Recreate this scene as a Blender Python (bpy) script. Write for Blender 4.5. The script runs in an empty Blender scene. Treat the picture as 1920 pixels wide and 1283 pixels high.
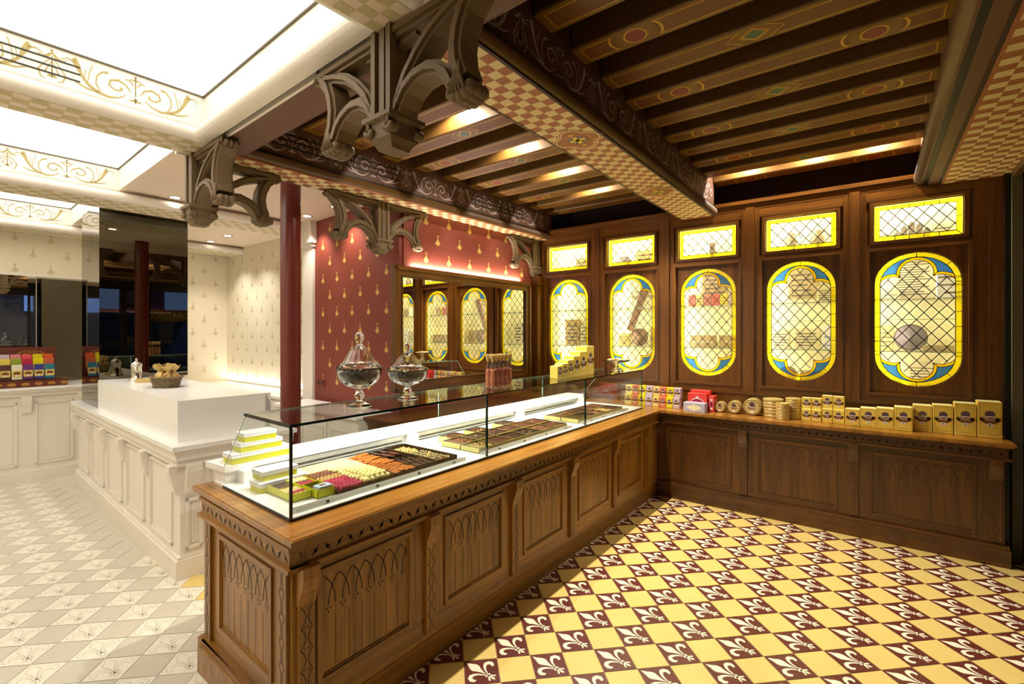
import bpy, math, random
from mathutils import Vector, Matrix
rnd = random.Random(11)
SC = bpy.context.scene
COL = SC.collection
PI = math.pi
def lin(c):
    c = c / 255.0
    return c / 12.92 if c <= .04045 else ((c + .055) / 1.055) ** 2.4
def rgb(r, g, b): return (lin(r), lin(g), lin(b), 1)

# ---------------------------------------------------------------- materials
MATS = {}
def mat(name, col, rough=.5, metal=0, spec=.5, emit=None, estr=0, coat=0, bump=0, bscale=60, var=0, vscale=4):
    m = bpy.data.materials.new(name); m.use_nodes = True
    nt = m.node_tree; b = nt.nodes['Principled BSDF']
    b.inputs['Base Color'].default_value = rgb(*col)
    b.inputs['Roughness'].default_value = rough
    b.inputs['Metallic'].default_value = metal
    b.inputs['Specular IOR Level'].default_value = spec
    b.inputs['Coat Weight'].default_value = coat
    b.inputs['Coat Roughness'].default_value = .12
    if emit:
        b.inputs['Emission Color'].default_value = rgb(*emit); b.inputs['Emission Strength'].default_value = estr
    if var or bump:
        tc = nt.nodes.new('ShaderNodeTexCoord')
        n = nt.nodes.new('ShaderNodeTexNoise'); n.inputs['Scale'].default_value = vscale; n.inputs['Detail'].default_value = 4
        nt.links.new(tc.outputs['Object'], n.inputs['Vector'])
        if var:
            h = nt.nodes.new('ShaderNodeHueSaturation'); h.inputs['Color'].default_value = rgb(*col)
            mr = nt.nodes.new('ShaderNodeMapRange'); mr.inputs['To Min'].default_value = 1 - var; mr.inputs['To Max'].default_value = 1 + var
            nt.links.new(n.outputs['Fac'], mr.inputs['Value']); nt.links.new(mr.outputs[0], h.inputs['Value'])
            nt.links.new(h.outputs[0], b.inputs['Base Color'])
        if bump:
            n2 = nt.nodes.new('ShaderNodeTexNoise'); n2.inputs['Scale'].default_value = bscale
            nt.links.new(tc.outputs['Object'], n2.inputs['Vector'])
            bp = nt.nodes.new('ShaderNodeBump'); bp.inputs['Strength'].default_value = bump; bp.inputs['Distance'].default_value = .004
            nt.links.new(n2.outputs['Fac'], bp.inputs['Height']); nt.links.new(bp.outputs[0], b.inputs['Normal'])
    MATS[name] = m
    return m
def wood(name, c1, c2, axis, rough=.38, coat=.25):
    m = bpy.data.materials.new(name); m.use_nodes = True
    nt = m.node_tree; b = nt.nodes['Principled BSDF']
    b.inputs['Roughness'].default_value = rough; b.inputs['Coat Weight'].default_value = coat; b.inputs['Coat Roughness'].default_value = .2
    tc = nt.nodes.new('ShaderNodeTexCoord'); mp = nt.nodes.new('ShaderNodeMapping')
    sc = {'x': (.7, 14, 14), 'y': (14, .7, 14), 'z': (14, 14, .7)}[axis]
    mp.inputs['Scale'].default_value = sc
    nt.links.new(tc.outputs['Object'], mp.inputs['Vector'])
    n = nt.nodes.new('ShaderNodeTexNoise'); n.inputs['Scale'].default_value = 1.6; n.inputs['Detail'].default_value = 8; n.inputs['Distortion'].default_value = .6
    nt.links.new(mp.outputs[0], n.inputs['Vector'])
    n2 = nt.nodes.new('ShaderNodeTexNoise'); n2.inputs['Scale'].default_value = 9; n2.inputs['Detail'].default_value = 3
    nt.links.new(mp.outputs[0], n2.inputs['Vector'])
    mx = nt.nodes.new('ShaderNodeMath'); mx.operation = 'MULTIPLY_ADD'; mx.inputs[1].default_value = .35; 
    nt.links.new(n2.outputs['Fac'], mx.inputs[0]); nt.links.new(n.outputs['Fac'], mx.inputs[2])
    cr = nt.nodes.new('ShaderNodeValToRGB'); cr.color_ramp.elements[0].position = .48; cr.color_ramp.elements[1].position = .86
    cr.color_ramp.elements[0].color = rgb(*c1); cr.color_ramp.elements[1].color = rgb(*c2)
    nt.links.new(mx.outputs[0], cr.inputs['Fac']); nt.links.new(cr.outputs[0], b.inputs['Base Color'])
    bp = nt.nodes.new('ShaderNodeBump'); bp.inputs['Strength'].default_value = .12; bp.inputs['Distance'].default_value = .002
    nt.links.new(mx.outputs[0], bp.inputs['Height']); nt.links.new(bp.outputs[0], b.inputs['Normal'])
    MATS[name] = m
    return m
def clear(name, tint, gloss=.0, rough=0.0, ior=1.5):
    """thin pane: tinted transparency with a fresnel reflection"""
    m = bpy.data.materials.new(name); m.use_nodes = True
    nt = m.node_tree; nt.nodes.clear()
    o = nt.nodes.new('ShaderNodeOutputMaterial'); t = nt.nodes.new('ShaderNodeBsdfTransparent'); g = nt.nodes.new('ShaderNodeBsdfGlossy')
    t.inputs[0].default_value = (tint[0], tint[1], tint[2], 1); g.inputs['Roughness'].default_value = rough
    f = nt.nodes.new('ShaderNodeFresnel'); ge = nt.nodes.new('ShaderNodeNewGeometry')
    mr = nt.nodes.new('ShaderNodeMapRange'); mr.inputs['To Min'].default_value = ior; mr.inputs['To Max'].default_value = 1 / ior
    nt.links.new(ge.outputs['Backfacing'], mr.inputs['Value']); nt.links.new(mr.outputs[0], f.inputs['IOR'])
    mx = nt.nodes.new('ShaderNodeMixShader')
    nt.links.new(f.outputs[0], mx.inputs[0]); nt.links.new(t.outputs[0], mx.inputs[1]); nt.links.new(g.outputs[0], mx.inputs[2])
    nt.links.new(mx.outputs[0], o.inputs[0])
    MATS[name] = m
    return m
def stained(name, tint, diff=.35, dcol=None):
    """coloured leaded glass: tinted transparency with some translucent scatter"""
    m = bpy.data.materials.new(name); m.use_nodes = True
    nt = m.node_tree; nt.nodes.clear()
    o = nt.nodes.new('ShaderNodeOutputMaterial'); t = nt.nodes.new('ShaderNodeBsdfTransparent'); d = nt.nodes.new('ShaderNodeBsdfTranslucent')
    t.inputs[0].default_value = (tint[0], tint[1], tint[2], 1); d.inputs[0].default_value = tuple(dcol or tint) + (1,)
    g = nt.nodes.new('ShaderNodeBsdfGlossy'); g.inputs['Roughness'].default_value = .08
    mx = nt.nodes.new('ShaderNodeMixShader'); mx.inputs[0].default_value = diff
    m2 = nt.nodes.new('ShaderNodeMixShader'); m2.inputs[0].default_value = .04
    nt.links.new(t.outputs[0], mx.inputs[1]); nt.links.new(d.outputs[0], mx.inputs[2])
    nt.links.new(mx.outputs[0], m2.inputs[1]); nt.links.new(g.outputs[0], m2.inputs[2]); nt.links.new(m2.outputs[0], o.inputs[0])
    MATS[name] = m
    return m
for ax in 'xyz':
    wood('oak_' + ax, (116, 76, 14), (168, 116, 40), ax)
    wood('dark_oak_' + ax, (76, 42, 4), (120, 72, 14), ax, .36, .3)
    wood('walnut_' + ax, (60, 31, 4), (94, 54, 11), ax, .34, .35)
wood('worktop_y', (120, 78, 18), (170, 114, 40), 'y', .28, .5)
wood('worktop_x', (112, 62, 24), (156, 96, 42), 'x', .28, .5)
mat('groove_shade', (52, 28, 8), .6)  # dark brown painting in the stain and shade of carved grooves
mat('white_paint', (240, 232, 220), .45, var=.01)
mat('cream_wall', (240, 230, 206), .7)
mat('ceiling_cream', (242, 224, 204), .7)
mat('gold_check', (208, 196, 150), .6, var=.15, vscale=30)
mat('white_solid', (246, 244, 240), .25)
mat('scroll_gold', (170, 154, 96), .6)
mat('ermine_gold', (205, 168, 88), .45)
mat('ermine_pale', (214, 202, 160), .6)
mat('burgundy', (128, 54, 38), .55, var=.03)
mat('column_red', (112, 42, 34), .3, var=.04, coat=.2)
mat('dark_upper', (44, 20, 22), .8)
mat('beam_brown', (104, 72, 48), .55)
mat('beam_dark', (92, 62, 26), .5)
mat('joist_side', (104, 74, 34), .38)
mat('joist_face', (116, 80, 4), .5)
mat('joist_field', (106, 64, 16), .55)
mat('gold_line', (206, 158, 34), .4)
mat('roundel_red', (120, 36, 22), .5)
mat('lozenge_green', (58, 92, 66), .5)
mat('scroll_fascia', (94, 62, 44), .6)
mat('scroll_paint', (184, 172, 170), .6)
mat('check_brown', (164, 104, 62), .6)
mat('check_cream', (224, 206, 150), .6)
mat('stone_brown', (114, 94, 64), .6, bump=.35, bscale=40, var=.08, vscale=8)
mat('tile_yellow', (228, 200, 120), .3, var=.06, vscale=5, coat=.15)
mat('tile_maroon', (98, 42, 34), .32, coat=.15, var=.05)
mat('tile_ivory', (246, 236, 208), .32, coat=.15)
mat('tile_grout', (180, 150, 100), .7)
mat('tile_grey', (206, 199, 182), .35, var=.05, coat=.15)
mat('tile_cream', (236, 231, 214), .35, coat=.15)
mat('tile_line', (190, 182, 162), .4)
mat('tile_grout_pale', (206, 198, 180), .7)
mat('lime', (206, 204, 0), .4)
mat('white_card', (238, 238, 244), .4)
mat('card_dots', (120, 120, 150), .5)
mat('steel', (196, 194, 186), .42, .75)
mat('dark_metal', (40, 40, 40), .4, .6)
mat('black', (10, 9, 8), .5)
mat('black_trim', (16, 12, 10), .35)
mat('grey_mullion', (96, 90, 72), .5)
mat('lead', (66, 56, 46), .5, .2)
mat('box_yellow', (244, 214, 92), .4, coat=.1)
mat('box_yellow_lit_top', (252, 242, 176), .4)  # paler yellow; light from above put into the box tops
mat('emblem_brown', (128, 78, 28), .5)
mat('emblem_purple', (96, 76, 96), .5)
mat('emblem_white', (244, 238, 224), .5)
mat('emblem_green', (110, 130, 60), .5)
mat('box_cream', (228, 204, 110), .4)
mat('box_salmon', (216, 118, 88), .4)
mat('box_lemon', (232, 216, 0), .4)
mat('box_lilac', (200, 184, 196), .4)
mat('box_red', (214, 60, 52), .4)
mat('box_grey', (182, 178, 194), .4)
mat('box_magenta', (150, 20, 70), .4)
mat('tin_gold', (206, 178, 110), .3, .35, var=.1, vscale=30)
mat('tin_face', (206, 182, 112), .35, .2)
mat('tin_dark', (112, 92, 60), .4, .2)
mat('choc_dark', (58, 30, 18), .35, coat=.2)
mat('choc_mid', (98, 54, 34), .4, coat=.1)
mat('choc_light', (138, 84, 50), .4)
mat('choc_rust', (164, 92, 34), .7)
mat('macaron_cream', (232, 206, 148), .6)
mat('macaron_brown', (146, 96, 72), .6)
mat('macaron_pink', (196, 60, 92), .6)
mat('macaron_tan', (206, 170, 104), .6)
mat('truffle_white', (236, 222, 150), .45)
mat('nut', (200, 160, 90), .5)
mat('tray_dark', (60, 42, 22), .4)
mat('tray_gold', (232, 208, 120), .35)
mat('mirror', (225, 225, 220), .0, 1)
mat('tinted_mirror', (118, 114, 98), .0, 1)
mat('light_panel', (255, 255, 255), .5, emit=(255, 250, 240), estr=2.2)
mat('lamp_glow', (255, 255, 255), .5, emit=(255, 244, 224), estr=14)
mat('led_strip', (255, 255, 255), .5, emit=(255, 246, 228), estr=10)
mat('chrome', (210, 206, 196), .12, 1)
mat('gold_bag', (206, 176, 104), .35, .3, var=.2, vscale=40)
mat('bread_brown', (196, 148, 92), .7, var=.15, vscale=40)
mat('wicker', (124, 104, 72), .6)
mat('display_brown', (100, 44, 26), .45)
mat('display_gold', (176, 120, 44), .45)
mat('candy_pink', (210, 136, 104), .35, var=.25, vscale=60)
mat('candy_dark', (196, 120, 90), .35, var=.3, vscale=60)
mat('straw', (220, 190, 120), .6, var=.1, vscale=60)
mat('ribbon_dark', (90, 60, 56), .5)
mat('box_inside', (236, 226, 176), .6)
mat('cabinet_back', (248, 242, 200), .6)
mat('sepia', (170, 146, 90), .6, var=.35, vscale=22)
mat('paper', (226, 214, 176), .7)
mat('ink', (90, 76, 54), .7)
mat('sky_glow', (120, 150, 220), .5, emit=(110, 140, 215), estr=1.0)
mat('facade', (88, 96, 122), .8)
mat('van_blue', (110, 140, 200), .35, coat=.3)
mat('socket_red', (112, 30, 24), .35)
clear('glass', (.93, .96, .94), ior=1.5)
clear('glass_pale', (.96, .98, .96), ior=1.45)
clear('cello', (.96, .93, .90), rough=.12, ior=1.5)
mat('glass_edge', (8, 46, 38), .1, coat=.5)
mat('glass_edge_light', (150, 190, 176), .1)
stained('glass_amber', (1.0, .66, .0), .35, (1.0, .60, .0))
stained('glass_yellow', (1.0, .86, .02), .35, (1.0, .82, .02))
stained('glass_blue', (.04, .19, .58), .25, (.06, .24, .7))
stained('glass_cream', (.99, .96, .76), .12, (1, .97, .84))
m = bpy.data.materials.new('crystal'); m.use_nodes = True
b = m.node_tree.nodes['Principled BSDF']; b.inputs['Transmission Weight'].default_value = 1; b.inputs['Roughness'].default_value = .02; b.inputs['IOR'].default_value = 1.38
b.inputs['Base Color'].default_value = (.98, .97, .95, 1); MATS['crystal'] = m

# ---------------------------------------------------------------- mesh builder
class MB:
    def __init__(s, M=None, fn=None): s.v = []; s.f = []; s.mi = []; s.sm = []; s.M = M; s.names = []
    def m(s, name):
        if name not in s.names: s.names.append(name)
        return s.names.index(name)
    def add(s, vs, fs, mn, smooth=False):
        o = len(s.v); k = s.m(mn)
        for v in vs:
            v = Vector(v); s.v.append(s.M @ v if s.M else v)
        for f in fs: s.f.append([o + i for i in f]); s.mi.append(k); s.sm.append(smooth)
        return s
    def box(s, x0, x1, y0, y1, z0, z1, mn):
        if x0 > x1: x0, x1 = x1, x0
        if y0 > y1: y0, y1 = y1, y0
        if z0 > z1: z0, z1 = z1, z0
        return s.add([(x0, y0, z0), (x1, y0, z0), (x1, y1, z0), (x0, y1, z0), (x0, y0, z1), (x1, y0, z1), (x1, y1, z1), (x0, y1, z1)],
                     [(3, 2, 1, 0), (4, 5, 6, 7), (0, 1, 5, 4), (1, 2, 6, 5), (2, 3, 7, 6), (3, 0, 4, 7)], mn)
    def bbox(s, x0, x1, y0, y1, z0, z1, mn, r=.004):
        """box with chamfered edges"""
        if x0 > x1: x0, x1 = x1, x0
        if y0 > y1: y0, y1 = y1, y0
        if z0 > z1: z0, z1 = z1, z0
        r = min(r, (x1 - x0) * .45, (y1 - y0) * .45, (z1 - z0) * .45)
        def ring(z, e): return [(x0 + e + r, y0 + e, z), (x1 - e - r, y0 + e, z), (x1 - e, y0 + e + r, z), (x1 - e, y1 - e - r, z), (x1 - e - r, y1 - e, z), (x0 + e + r, y1 - e, z), (x0 + e, y1 - e - r, z), (x0 + e, y0 + e + r, z)]
        vs = ring(z0, r * .6) + ring(z0 + r, 0) + ring(z1 - r, 0) + ring(z1, r * .6)
        fs = [tuple(range(7, -1, -1)), tuple(range(24, 32))]
        for k in range(3):
            for i in range(8): j = (i + 1) % 8; fs.append((k * 8 + i, k * 8 + j, k * 8 + 8 + j, k * 8 + 8 + i))
        return s.add(vs, fs, mn)
    def poly(s, pts, mn): return s.add(pts, [tuple(range(len(pts)))], mn)
    def prism(s, p2, c0, c1, fn, mn, smooth=False):
        n = len(p2)
        vs = [fn(a, b, c0) for a, b in p2] + [fn(a, b, c1) for a, b in p2]
        fs = [tuple(range(n - 1, -1, -1)), tuple(range(n, 2 * n))] + [(i, (i + 1) % n, n + (i + 1) % n, n + i) for i in range(n)]
        return s.add(vs, fs, mn, smooth)
    def ribbon(s, path, fn, mn, c=0, w=None, c1=None):
        """flat ribbon along 2-D path [(a,b,width)]; with c1 it is a bar from depth c to c1"""
        P = [Vector((p[0], p[1])) for p in path]; W = [p[2] if len(p) > 2 else w for p in path]
        n = len(P); L = []; R = []
        for i in range(n):
            d = (P[min(i + 1, n - 1)] - P[max(i - 1, 0)])
            if d.length < 1e-9: d = Vector((1, 0))
            d.normalize(); q = Vector((-d.y, d.x)) * W[i] / 2
            L.append(P[i] + q); R.append(P[i] - q)
        if c1 is None:
            vs = [fn(p.x, p.y, c) for p in L] + [fn(p.x, p.y, c) for p in R]
            return s.add(vs, [(i, i + 1, n + i + 1, n + i) for i in range(n - 1)], mn)
        vs = [fn(p.x, p.y, c) for p in L] + [fn(p.x, p.y, c) for p in R] + [fn(p.x, p.y, c1) for p in L] + [fn(p.x, p.y, c1) for p in R]
        fs = []
        for i in range(n - 1):
            a, b_, c_, d_ = i, n + i, 2 * n + i, 3 * n + i
            fs += [(a, a + 1, b_ + 1, b_), (c_, d_, d_ + 1, c_ + 1), (a, c_, c_ + 1, a + 1), (b_, b_ + 1, d_ + 1, d_)]
        fs += [(0, n, 3 * n, 2 * n), (n - 1, 3 * n - 1, 4 * n - 1, 2 * n - 1)]
        return s.add(vs, fs, mn)
    def lathe(s, prof, c, mn, n=24, flute=0, nf=12, f0=0, f1=9, axis='z', smooth=True):
        vs = []; fs = []
        for (r, z) in prof:
            for i in range(n):
                a = 2 * PI * i / n; rr = r * (1 + (flute * math.cos(nf * a) if f0 <= z <= f1 else 0))
                p = (rr * math.cos(a), rr * math.sin(a), z)
                if axis == 'y': p = (p[0], p[2], p[1])
                if axis == 'x': p = (p[2], p[0], p[1])
                vs.append((c[0] + p[0], c[1] + p[1], c[2] + p[2]))
        for k in range(len(prof) - 1):
            for i in range(n): j = (i + 1) % n; fs.append((k * n + i, k * n + j, k * n + n + j, k * n + n + i))
        if prof[0][0] > 1e-6: fs.append(tuple(range(n - 1, -1, -1)))
        if prof[-1][0] > 1e-6: fs.append(tuple(range((len(prof) - 1) * n, len(prof) * n)))
        return s.add(vs, fs, mn, smooth)
    def cyl(s, r, p, q, mn, n=12):
        """cylinder between two points"""
        return s.tube([p, q], r, mn, n)
    def tube(s, path, r, mn, n=6, closed=False):
        P = [Vector(p) for p in path]; k = len(P); vs = []; fs = []
        up = None
        for i in range(k):
            if closed: t = P[(i + 1) % k] - P[i - 1]
            else: t = P[min(i + 1, k - 1)] - P[max(i - 1, 0)]
            t.normalize()
            if up is None:
                up = Vector((0, 0, 1)) if abs(t.z) < .9 else Vector((1, 0, 0))
            a = t.cross(up)
            if a.length < 1e-6: a = t.cross(Vector((0, 1, 0)))
            a.normalize(); b_ = t.cross(a)
            up = -b_ if False else up
            rr = r[i] if isinstance(r, (list, tuple)) else r
            for j in range(n):
                an = 2 * PI * j / n; vs.append(tuple(P[i] + a * math.cos(an) * rr + b_ * math.sin(an) * rr))
        for i in range(k if closed else k - 1):
            for j in range(n):
                i2 = (i + 1) % k; j2 = (j + 1) % n; fs.append((i * n + j, i * n + j2, i2 * n + j2, i2 * n + j))
        if not closed: fs += [tuple(range(n - 1, -1, -1)), tuple(range((k - 1) * n, k * n))]
        return s.add(vs, fs, mn, True)
    def ball(s, c, r, mn, n=10, m_=6, sq=(1, 1, 1)):
        prof = []
        for i in range(m_ + 1):
            a = -PI / 2 + PI * i / m_; prof.append((max(math.cos(a), 1e-4), math.sin(a)))
        vs = []; fs = []
        for (rr, z) in prof:
            for i in range(n):
                a = 2 * PI * i / n; vs.append((c[0] + r * sq[0] * rr * math.cos(a), c[1] + r * sq[1] * rr * math.sin(a), c[2] + r * sq[2] * z))
        for k in range(m_):
            for i in range(n): j = (i + 1) % n; fs.append((k * n + i, k * n + j, k * n + n + j, k * n + n + i))
        return s.add(vs, fs, mn, True)
    def mesh(s, name, off=(0, 0, 0)):
        me = bpy.data.meshes.new(name); o = Vector(off)
        me.from_pydata([tuple(v - o) for v in s.v], [], s.f)
        for n in s.names: me.materials.append(MATS[n])
        me.polygons.foreach_set('material_index', s.mi); me.polygons.foreach_set('use_smooth', s.sm)
        me.update()
        return me
    def build(s, name, parent=None, label=None, kind=None, off=None):
        """ONE mesh object; under a parent its vertices are taken relative to the root's place"""
        if off is None:
            off = Vector((0, 0, 0)); p = parent
            while p is not None: off = off + Vector(p.location); p = p.parent
        o = bpy.data.objects.new(name, s.mesh(name, off)); COL.objects.link(o)
        if parent is not None: o.parent = parent
        if label: o['label'] = label
        if kind: o['kind'] = kind
        return o
def thing(name, label, cat, loc=(0, 0, 0), group=None):
    o = bpy.data.objects.new(name, None); COL.objects.link(o); o.location = loc; o.empty_display_size = .05
    o['label'] = label; o['category'] = cat
    if group: o['group'] = group
    return o
def solo(name, mb, label, cat, loc=(0, 0, 0), group=None, kind=None):
    o = mb.build(name, off=Vector(loc)); o.location = loc; o['label'] = label; o['category'] = cat
    if group: o['group'] = group
    if kind: o['kind'] = kind
    return o
def struct(name, mb):
    o = mb.build(name); o['kind'] = 'structure'
    return o
def dup(o, loc=None, label=None, rz=None, parent=None, top=True, scale=None):
    c = o.copy(); COL.objects.link(c)
    if parent is not None: c.parent = parent
    if loc is not None: c.location = loc
    if label: c['label'] = label
    if rz is not None: c.rotation_euler = (0, 0, rz)
    if scale is not None: c.scale = scale
    for ch in list(o.children): dup(ch, parent=c)
    return c
def inst(me, name, label, cat, loc, group=None, rot=(0, 0, 0), scale=(1, 1, 1)):
    o = bpy.data.objects.new(name, me); COL.objects.link(o); o.location = loc; o.rotation_euler = rot; o.scale = scale
    o['label'] = label; o['category'] = cat
    if group: o['group'] = group
    return o
def text(name, body, size, loc, rot, mn, parent=None, extrude=.0006, shear=0, align='CENTER', kind=None):
    cu = bpy.data.curves.new(name, 'FONT'); cu.body = body; cu.size = size; cu.extrude = extrude; cu.align_x = align; cu.align_y = 'CENTER'; cu.shear = shear
    tmp = bpy.data.objects.new(name, cu); COL.objects.link(tmp); dg = bpy.context.evaluated_depsgraph_get(); dg.update()
    me = bpy.data.meshes.new_from_object(tmp.evaluated_get(dg)); bpy.data.objects.remove(tmp); me.materials.clear(); me.materials.append(MATS[mn])
    o = bpy.data.objects.new(name, me); COL.objects.link(o); o.location = loc; o.rotation_euler = rot
    if parent is not None: o.parent = parent
    return o
XY = lambda z0: (lambda a, b, c: (a, b, z0 + c))
def arc(cx, cy, r, a0, a1, n=8, rb=None):
    rb = rb or r
    return [(cx + r * math.cos(math.radians(a0 + (a1 - a0) * i / n)), cy + rb * math.sin(math.radians(a0 + (a1 - a0) * i / n))) for i in range(n + 1)]
# the white end of the shop stands at a slight angle to the oak room: its own frame
WA = math.radians(-1.66)
WM = Matrix.Translation(Vector((-3.70, 1.16, 0))) @ Matrix.Rotation(WA, 4, 'Z')
def W(u, v, z=0): return tuple(WM @ Vector((u, v, z)))
# ================================================================ FLOORS
T = .1685; S2 = math.sqrt(2); HD = T / S2
PETAL = [(-.24, 0), (-.05, .045), (.12, .10), (.32, .20), (.46, .19), (.62, .10), (.86, 0)]
def fleur(mb, cx, cy, z, mn, grow=0.0):
    fn = lambda a, b, c: (cx - a * HD, cy + b * HD, z)
    g = grow
    P = [(a, b + g) for a, b in PETAL[1:-1]]
    mb.poly([fn(-.26 - g, 0, 0)] + [fn(a, b, 0) for a, b in P] + [fn(.86 + g, 0, 0)] + [fn(a, -b, 0) for a, b in P[::-1]], mn)
    for s in (1, -1):
        pth = [(-.30, .05, .035), (-.16, .11, .06), (0, .20, .085), (.12, .33, .13), (.17, .46, .17), (.11, .575, .19), (-.01, .62, .18), (-.11, .575, .13), (-.14, .50, .06)]
        mb.ribbon([(a, s * b, w + 2 * g) for a, b, w in pth], fn, mn)
        mb.ribbon([(-.36, 0, .05 + g), (-.48, s * .09, .07 + 2 * g), (-.56, s * .16, .08 + g), (-.60, s * .20, .02)], fn, mn)
    mb.poly([fn(a, b, 0) for a, b in ((-.30 + g, -.13 - g), (-.30 + g, .13 + g), (-.37 - g, .13 + g), (-.37 - g, -.13 - g))], mn)
    mb.ribbon([(-.34, 0, .09 + 2 * g), (-.50, 0, .06 + 2 * g), (-.62, 0, .12 + 2 * g), (-.72, 0, .02 + g)], fn, mn)
def cell(mb, ac, bc, z, mn, half=.488):
    P = []
    for da, db in ((-half, -half), (half, -half), (half, half), (-half, half)):
        a = (ac + da) * T; b = (bc + db) * T; P.append(((a - b) / S2, (a + b) / S2, z))
    mb.poly(P, mn)
fl = MB()
fl.box(-2.7, 1.6, -1.6, 5.6, -.05, -.001, 'tile_grout')
for k in range(-20, 30):
    for m in range(-16, 40):
        ac, bc = k + .98, m + .75; x = (ac - bc) * T / S2; y = (ac + bc) * T / S2
        if not (-2.68 < x < 1.05 and -1.5 < y < 5.2) or (y < 1.0 and x < -1.35): continue
        if (k + m) % 2: cell(fl, ac, bc, .001, 'tile_maroon'); fleur(fl, x, y, .0013, 'tile_ivory')
        else: cell(fl, ac, bc, .001, 'tile_yellow')
struct('floor', fl)
fl = MB()
fl.box(-8.4, -2.7, -1.6, 5.6, -.05, -.001, 'tile_grout_pale'); fl.box(-2.7, -1.35, -1.6, 1.0, -.0008, -.0002, 'tile_grout_pale')
for k in range(-60, 10):
    for m in range(-12, 60):
        ac, bc = k + 1.3, m + 1.33; x = (ac - bc) * T / S2; y = (ac + bc) * T / S2
        if not (-8.3 < x < -1.35 and -1.5 < y < 3.0) or (x > -2.62 and y > .98): continue
        if y > 1.135:
            if x > -4.2 and y < 2.2 and (k + m) % 2 == 0: cell(fl, ac, bc, .001, 'tile_yellow'); continue
            if not (x > -4.2 and y < 1.3): continue
        if y > 1.45 and x < -4: continue
        if (k + m) % 2:
            cell(fl, ac, bc, .001, 'tile_cream'); fleur(fl, x, y, .0012, 'tile_line', .028); fleur(fl, x, y, .0014, 'tile_cream', 0)
        else: cell(fl, ac, bc, .001, 'tile_grey')
struct('floor_pale', fl)

# ================================================================ ORNAMENT
def ermine(mb, fn, mn, h=.1):
    """heraldic ermine tail: small cross above a spreading tail"""
    R = [(0, .80), (.05, .67), (.12, .52), (.23, .37), (.36, .23), (.27, .17), (.23, .04), (.11, .08), (0, -.08)]
    pts = R + [(-a, b) for a, b in R[-2:0:-1]]
    mb.poly([fn(a * h, b * h - h / 2, 0) for a, b in pts], mn)
    for (x0, x1, y0, y1) in ((-.04, .04, .72, 1.08), (-.15, .15, .88, .96)):
        mb.poly([fn(a * h, b * h - h / 2, 0) for a, b in ((x0, y0), (x1, y0), (x1, y1), (x0, y1))], mn)
def ermine_field(mb, fn, a0, a1, b0, b1, mn, pa=.31, pb=.38, oa=0, ob=0, h=.1):
    r = 0; b = b0 - ob
    while b < b1:
        a = a0 - oa - (pa / 2 if r % 2 else 0)
        while a < a1 + pa:
            if a0 + .04 < a < a1 - .04 and b0 + .06 < b < b1 - .06:
                ermine(mb, (lambda p, q, c, a=a, b=b: fn(a + p, b + q)), mn, h)
            a += pa
        b += pb / 2; r += 1
SCROLL = [
    [(.74, .97, .03), (.75, .88, .09), (.72, .74, .085), (.69, .58, .055), (.65, .40, .04), (.58, .22, .05), (.47, .08, .05), (.34, .03, .04), (.22, .10, .02), (.13, .26, .014)],
    [(.06, .40, .012), (.12, .60, .03), (.22, .70, .04), (.32, .62, .035), (.34, .44, .03), (.26, .33, .025), (.18, .38, .03), (.19, .47, .05)],
    [(.44, .10, .02), (.50, .35, .02), (.49, .62, .02), (.42, .80, .03), (.35, .83, .05)],
    [(.60, .30, .01), (.58, .62, .014), (.54, .92, .014)], [(.64, .36, .01), (.62, .72, .012)],
    [(.74, .84, .03), (.83, .88, .02), (.90, .80, .012), (.87, .72, .01)],
    [(.47, .08, .03), (.62, .10, .03), (.76, .22, .01)],
    [(0, .30, .016), (0, .96, .016)], [(-.01, .86, .04), (.07, .86, .02)], [(0, .92, .01), (.0, 1.0, .05)], [(0, .24, .05), (0, .05, .01)], [(0, .15, .04), (.08, .13, .02)],
    [(.02, .66, .014), (.08, .82, .03), (.14, .80, .012)],
    [(1, .80, .012), (1, .10, .02)], [(.99, .72, .014), (.91, .48, .014), (.85, .26, .025), (.88, .06, .02), (.93, .02, .014)],
    [(.99, .60, .01), (.95, .38, .014), (.92, .22, .03)], [(1, .90, .02), (.95, .76, .05), (.88, .70, .02), (.84, .78, .012)], [(1, .98, .03), (1, .93, .03)], [(1, .20, .05), (.95, .12, .02)],
]
def frieze(mb, fn, a0, a1, z0, z1, mn, period=.70, start=0.0):
    h = period / 2; k = math.floor((a0 - start) / period) - 1
    while start + k * period < a1 + period:
        c = start + k * period
        for s in (1, -1):
            for rb in SCROLL:
                P = [(c + s * p[0] * h, z0 + p[1] * (z1 - z0), p[2] * .30) for p in rb]
                if all(a0 + .01 < p[0] < a1 - .01 for p in P): mb.ribbon(P, fn, mn)
        k += 1
def checks(mb, fn, a0, a1, b0, b1, sz, mn, parity=0):
    na = int((a1 - a0) / sz + .001); nb = int((b1 - b0) / sz + .001)
    for i in range(na):
        for j in range(nb):
            if (i + j + parity) % 2 == 0:
                x, y = a0 + i * sz, b0 + j * sz
                mb.poly([fn(x, y), fn(x + sz, y), fn(x + sz, y + sz), fn(x, y + sz)], mn)
def molding(mb, p0, p1, nrm, z0, z1, out, mn, n=8):
    """quarter-round moulding running p0->p1 (xy), bulging along nrm"""
    prof = [(0, z0)] + [(out * math.sin(PI * i / n) ** .7, z0 + (z1 - z0) * (.5 - .5 * math.cos(PI * i / n))) for i in range(1, n)] + [(0, z1)]
    vs = []
    for P in (p0, p1):
        for r, z in prof: vs.append((P[0] + nrm[0] * r, P[1] + nrm[1] * r, z))
    k = len(prof)
    fs = [(i, i + 1, k + i + 1, k + i) for i in range(k - 1)] + [tuple(range(k)), tuple(range(2 * k - 1, k - 1, -1))]
    mb.add(vs, fs, mn, True)

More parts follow.
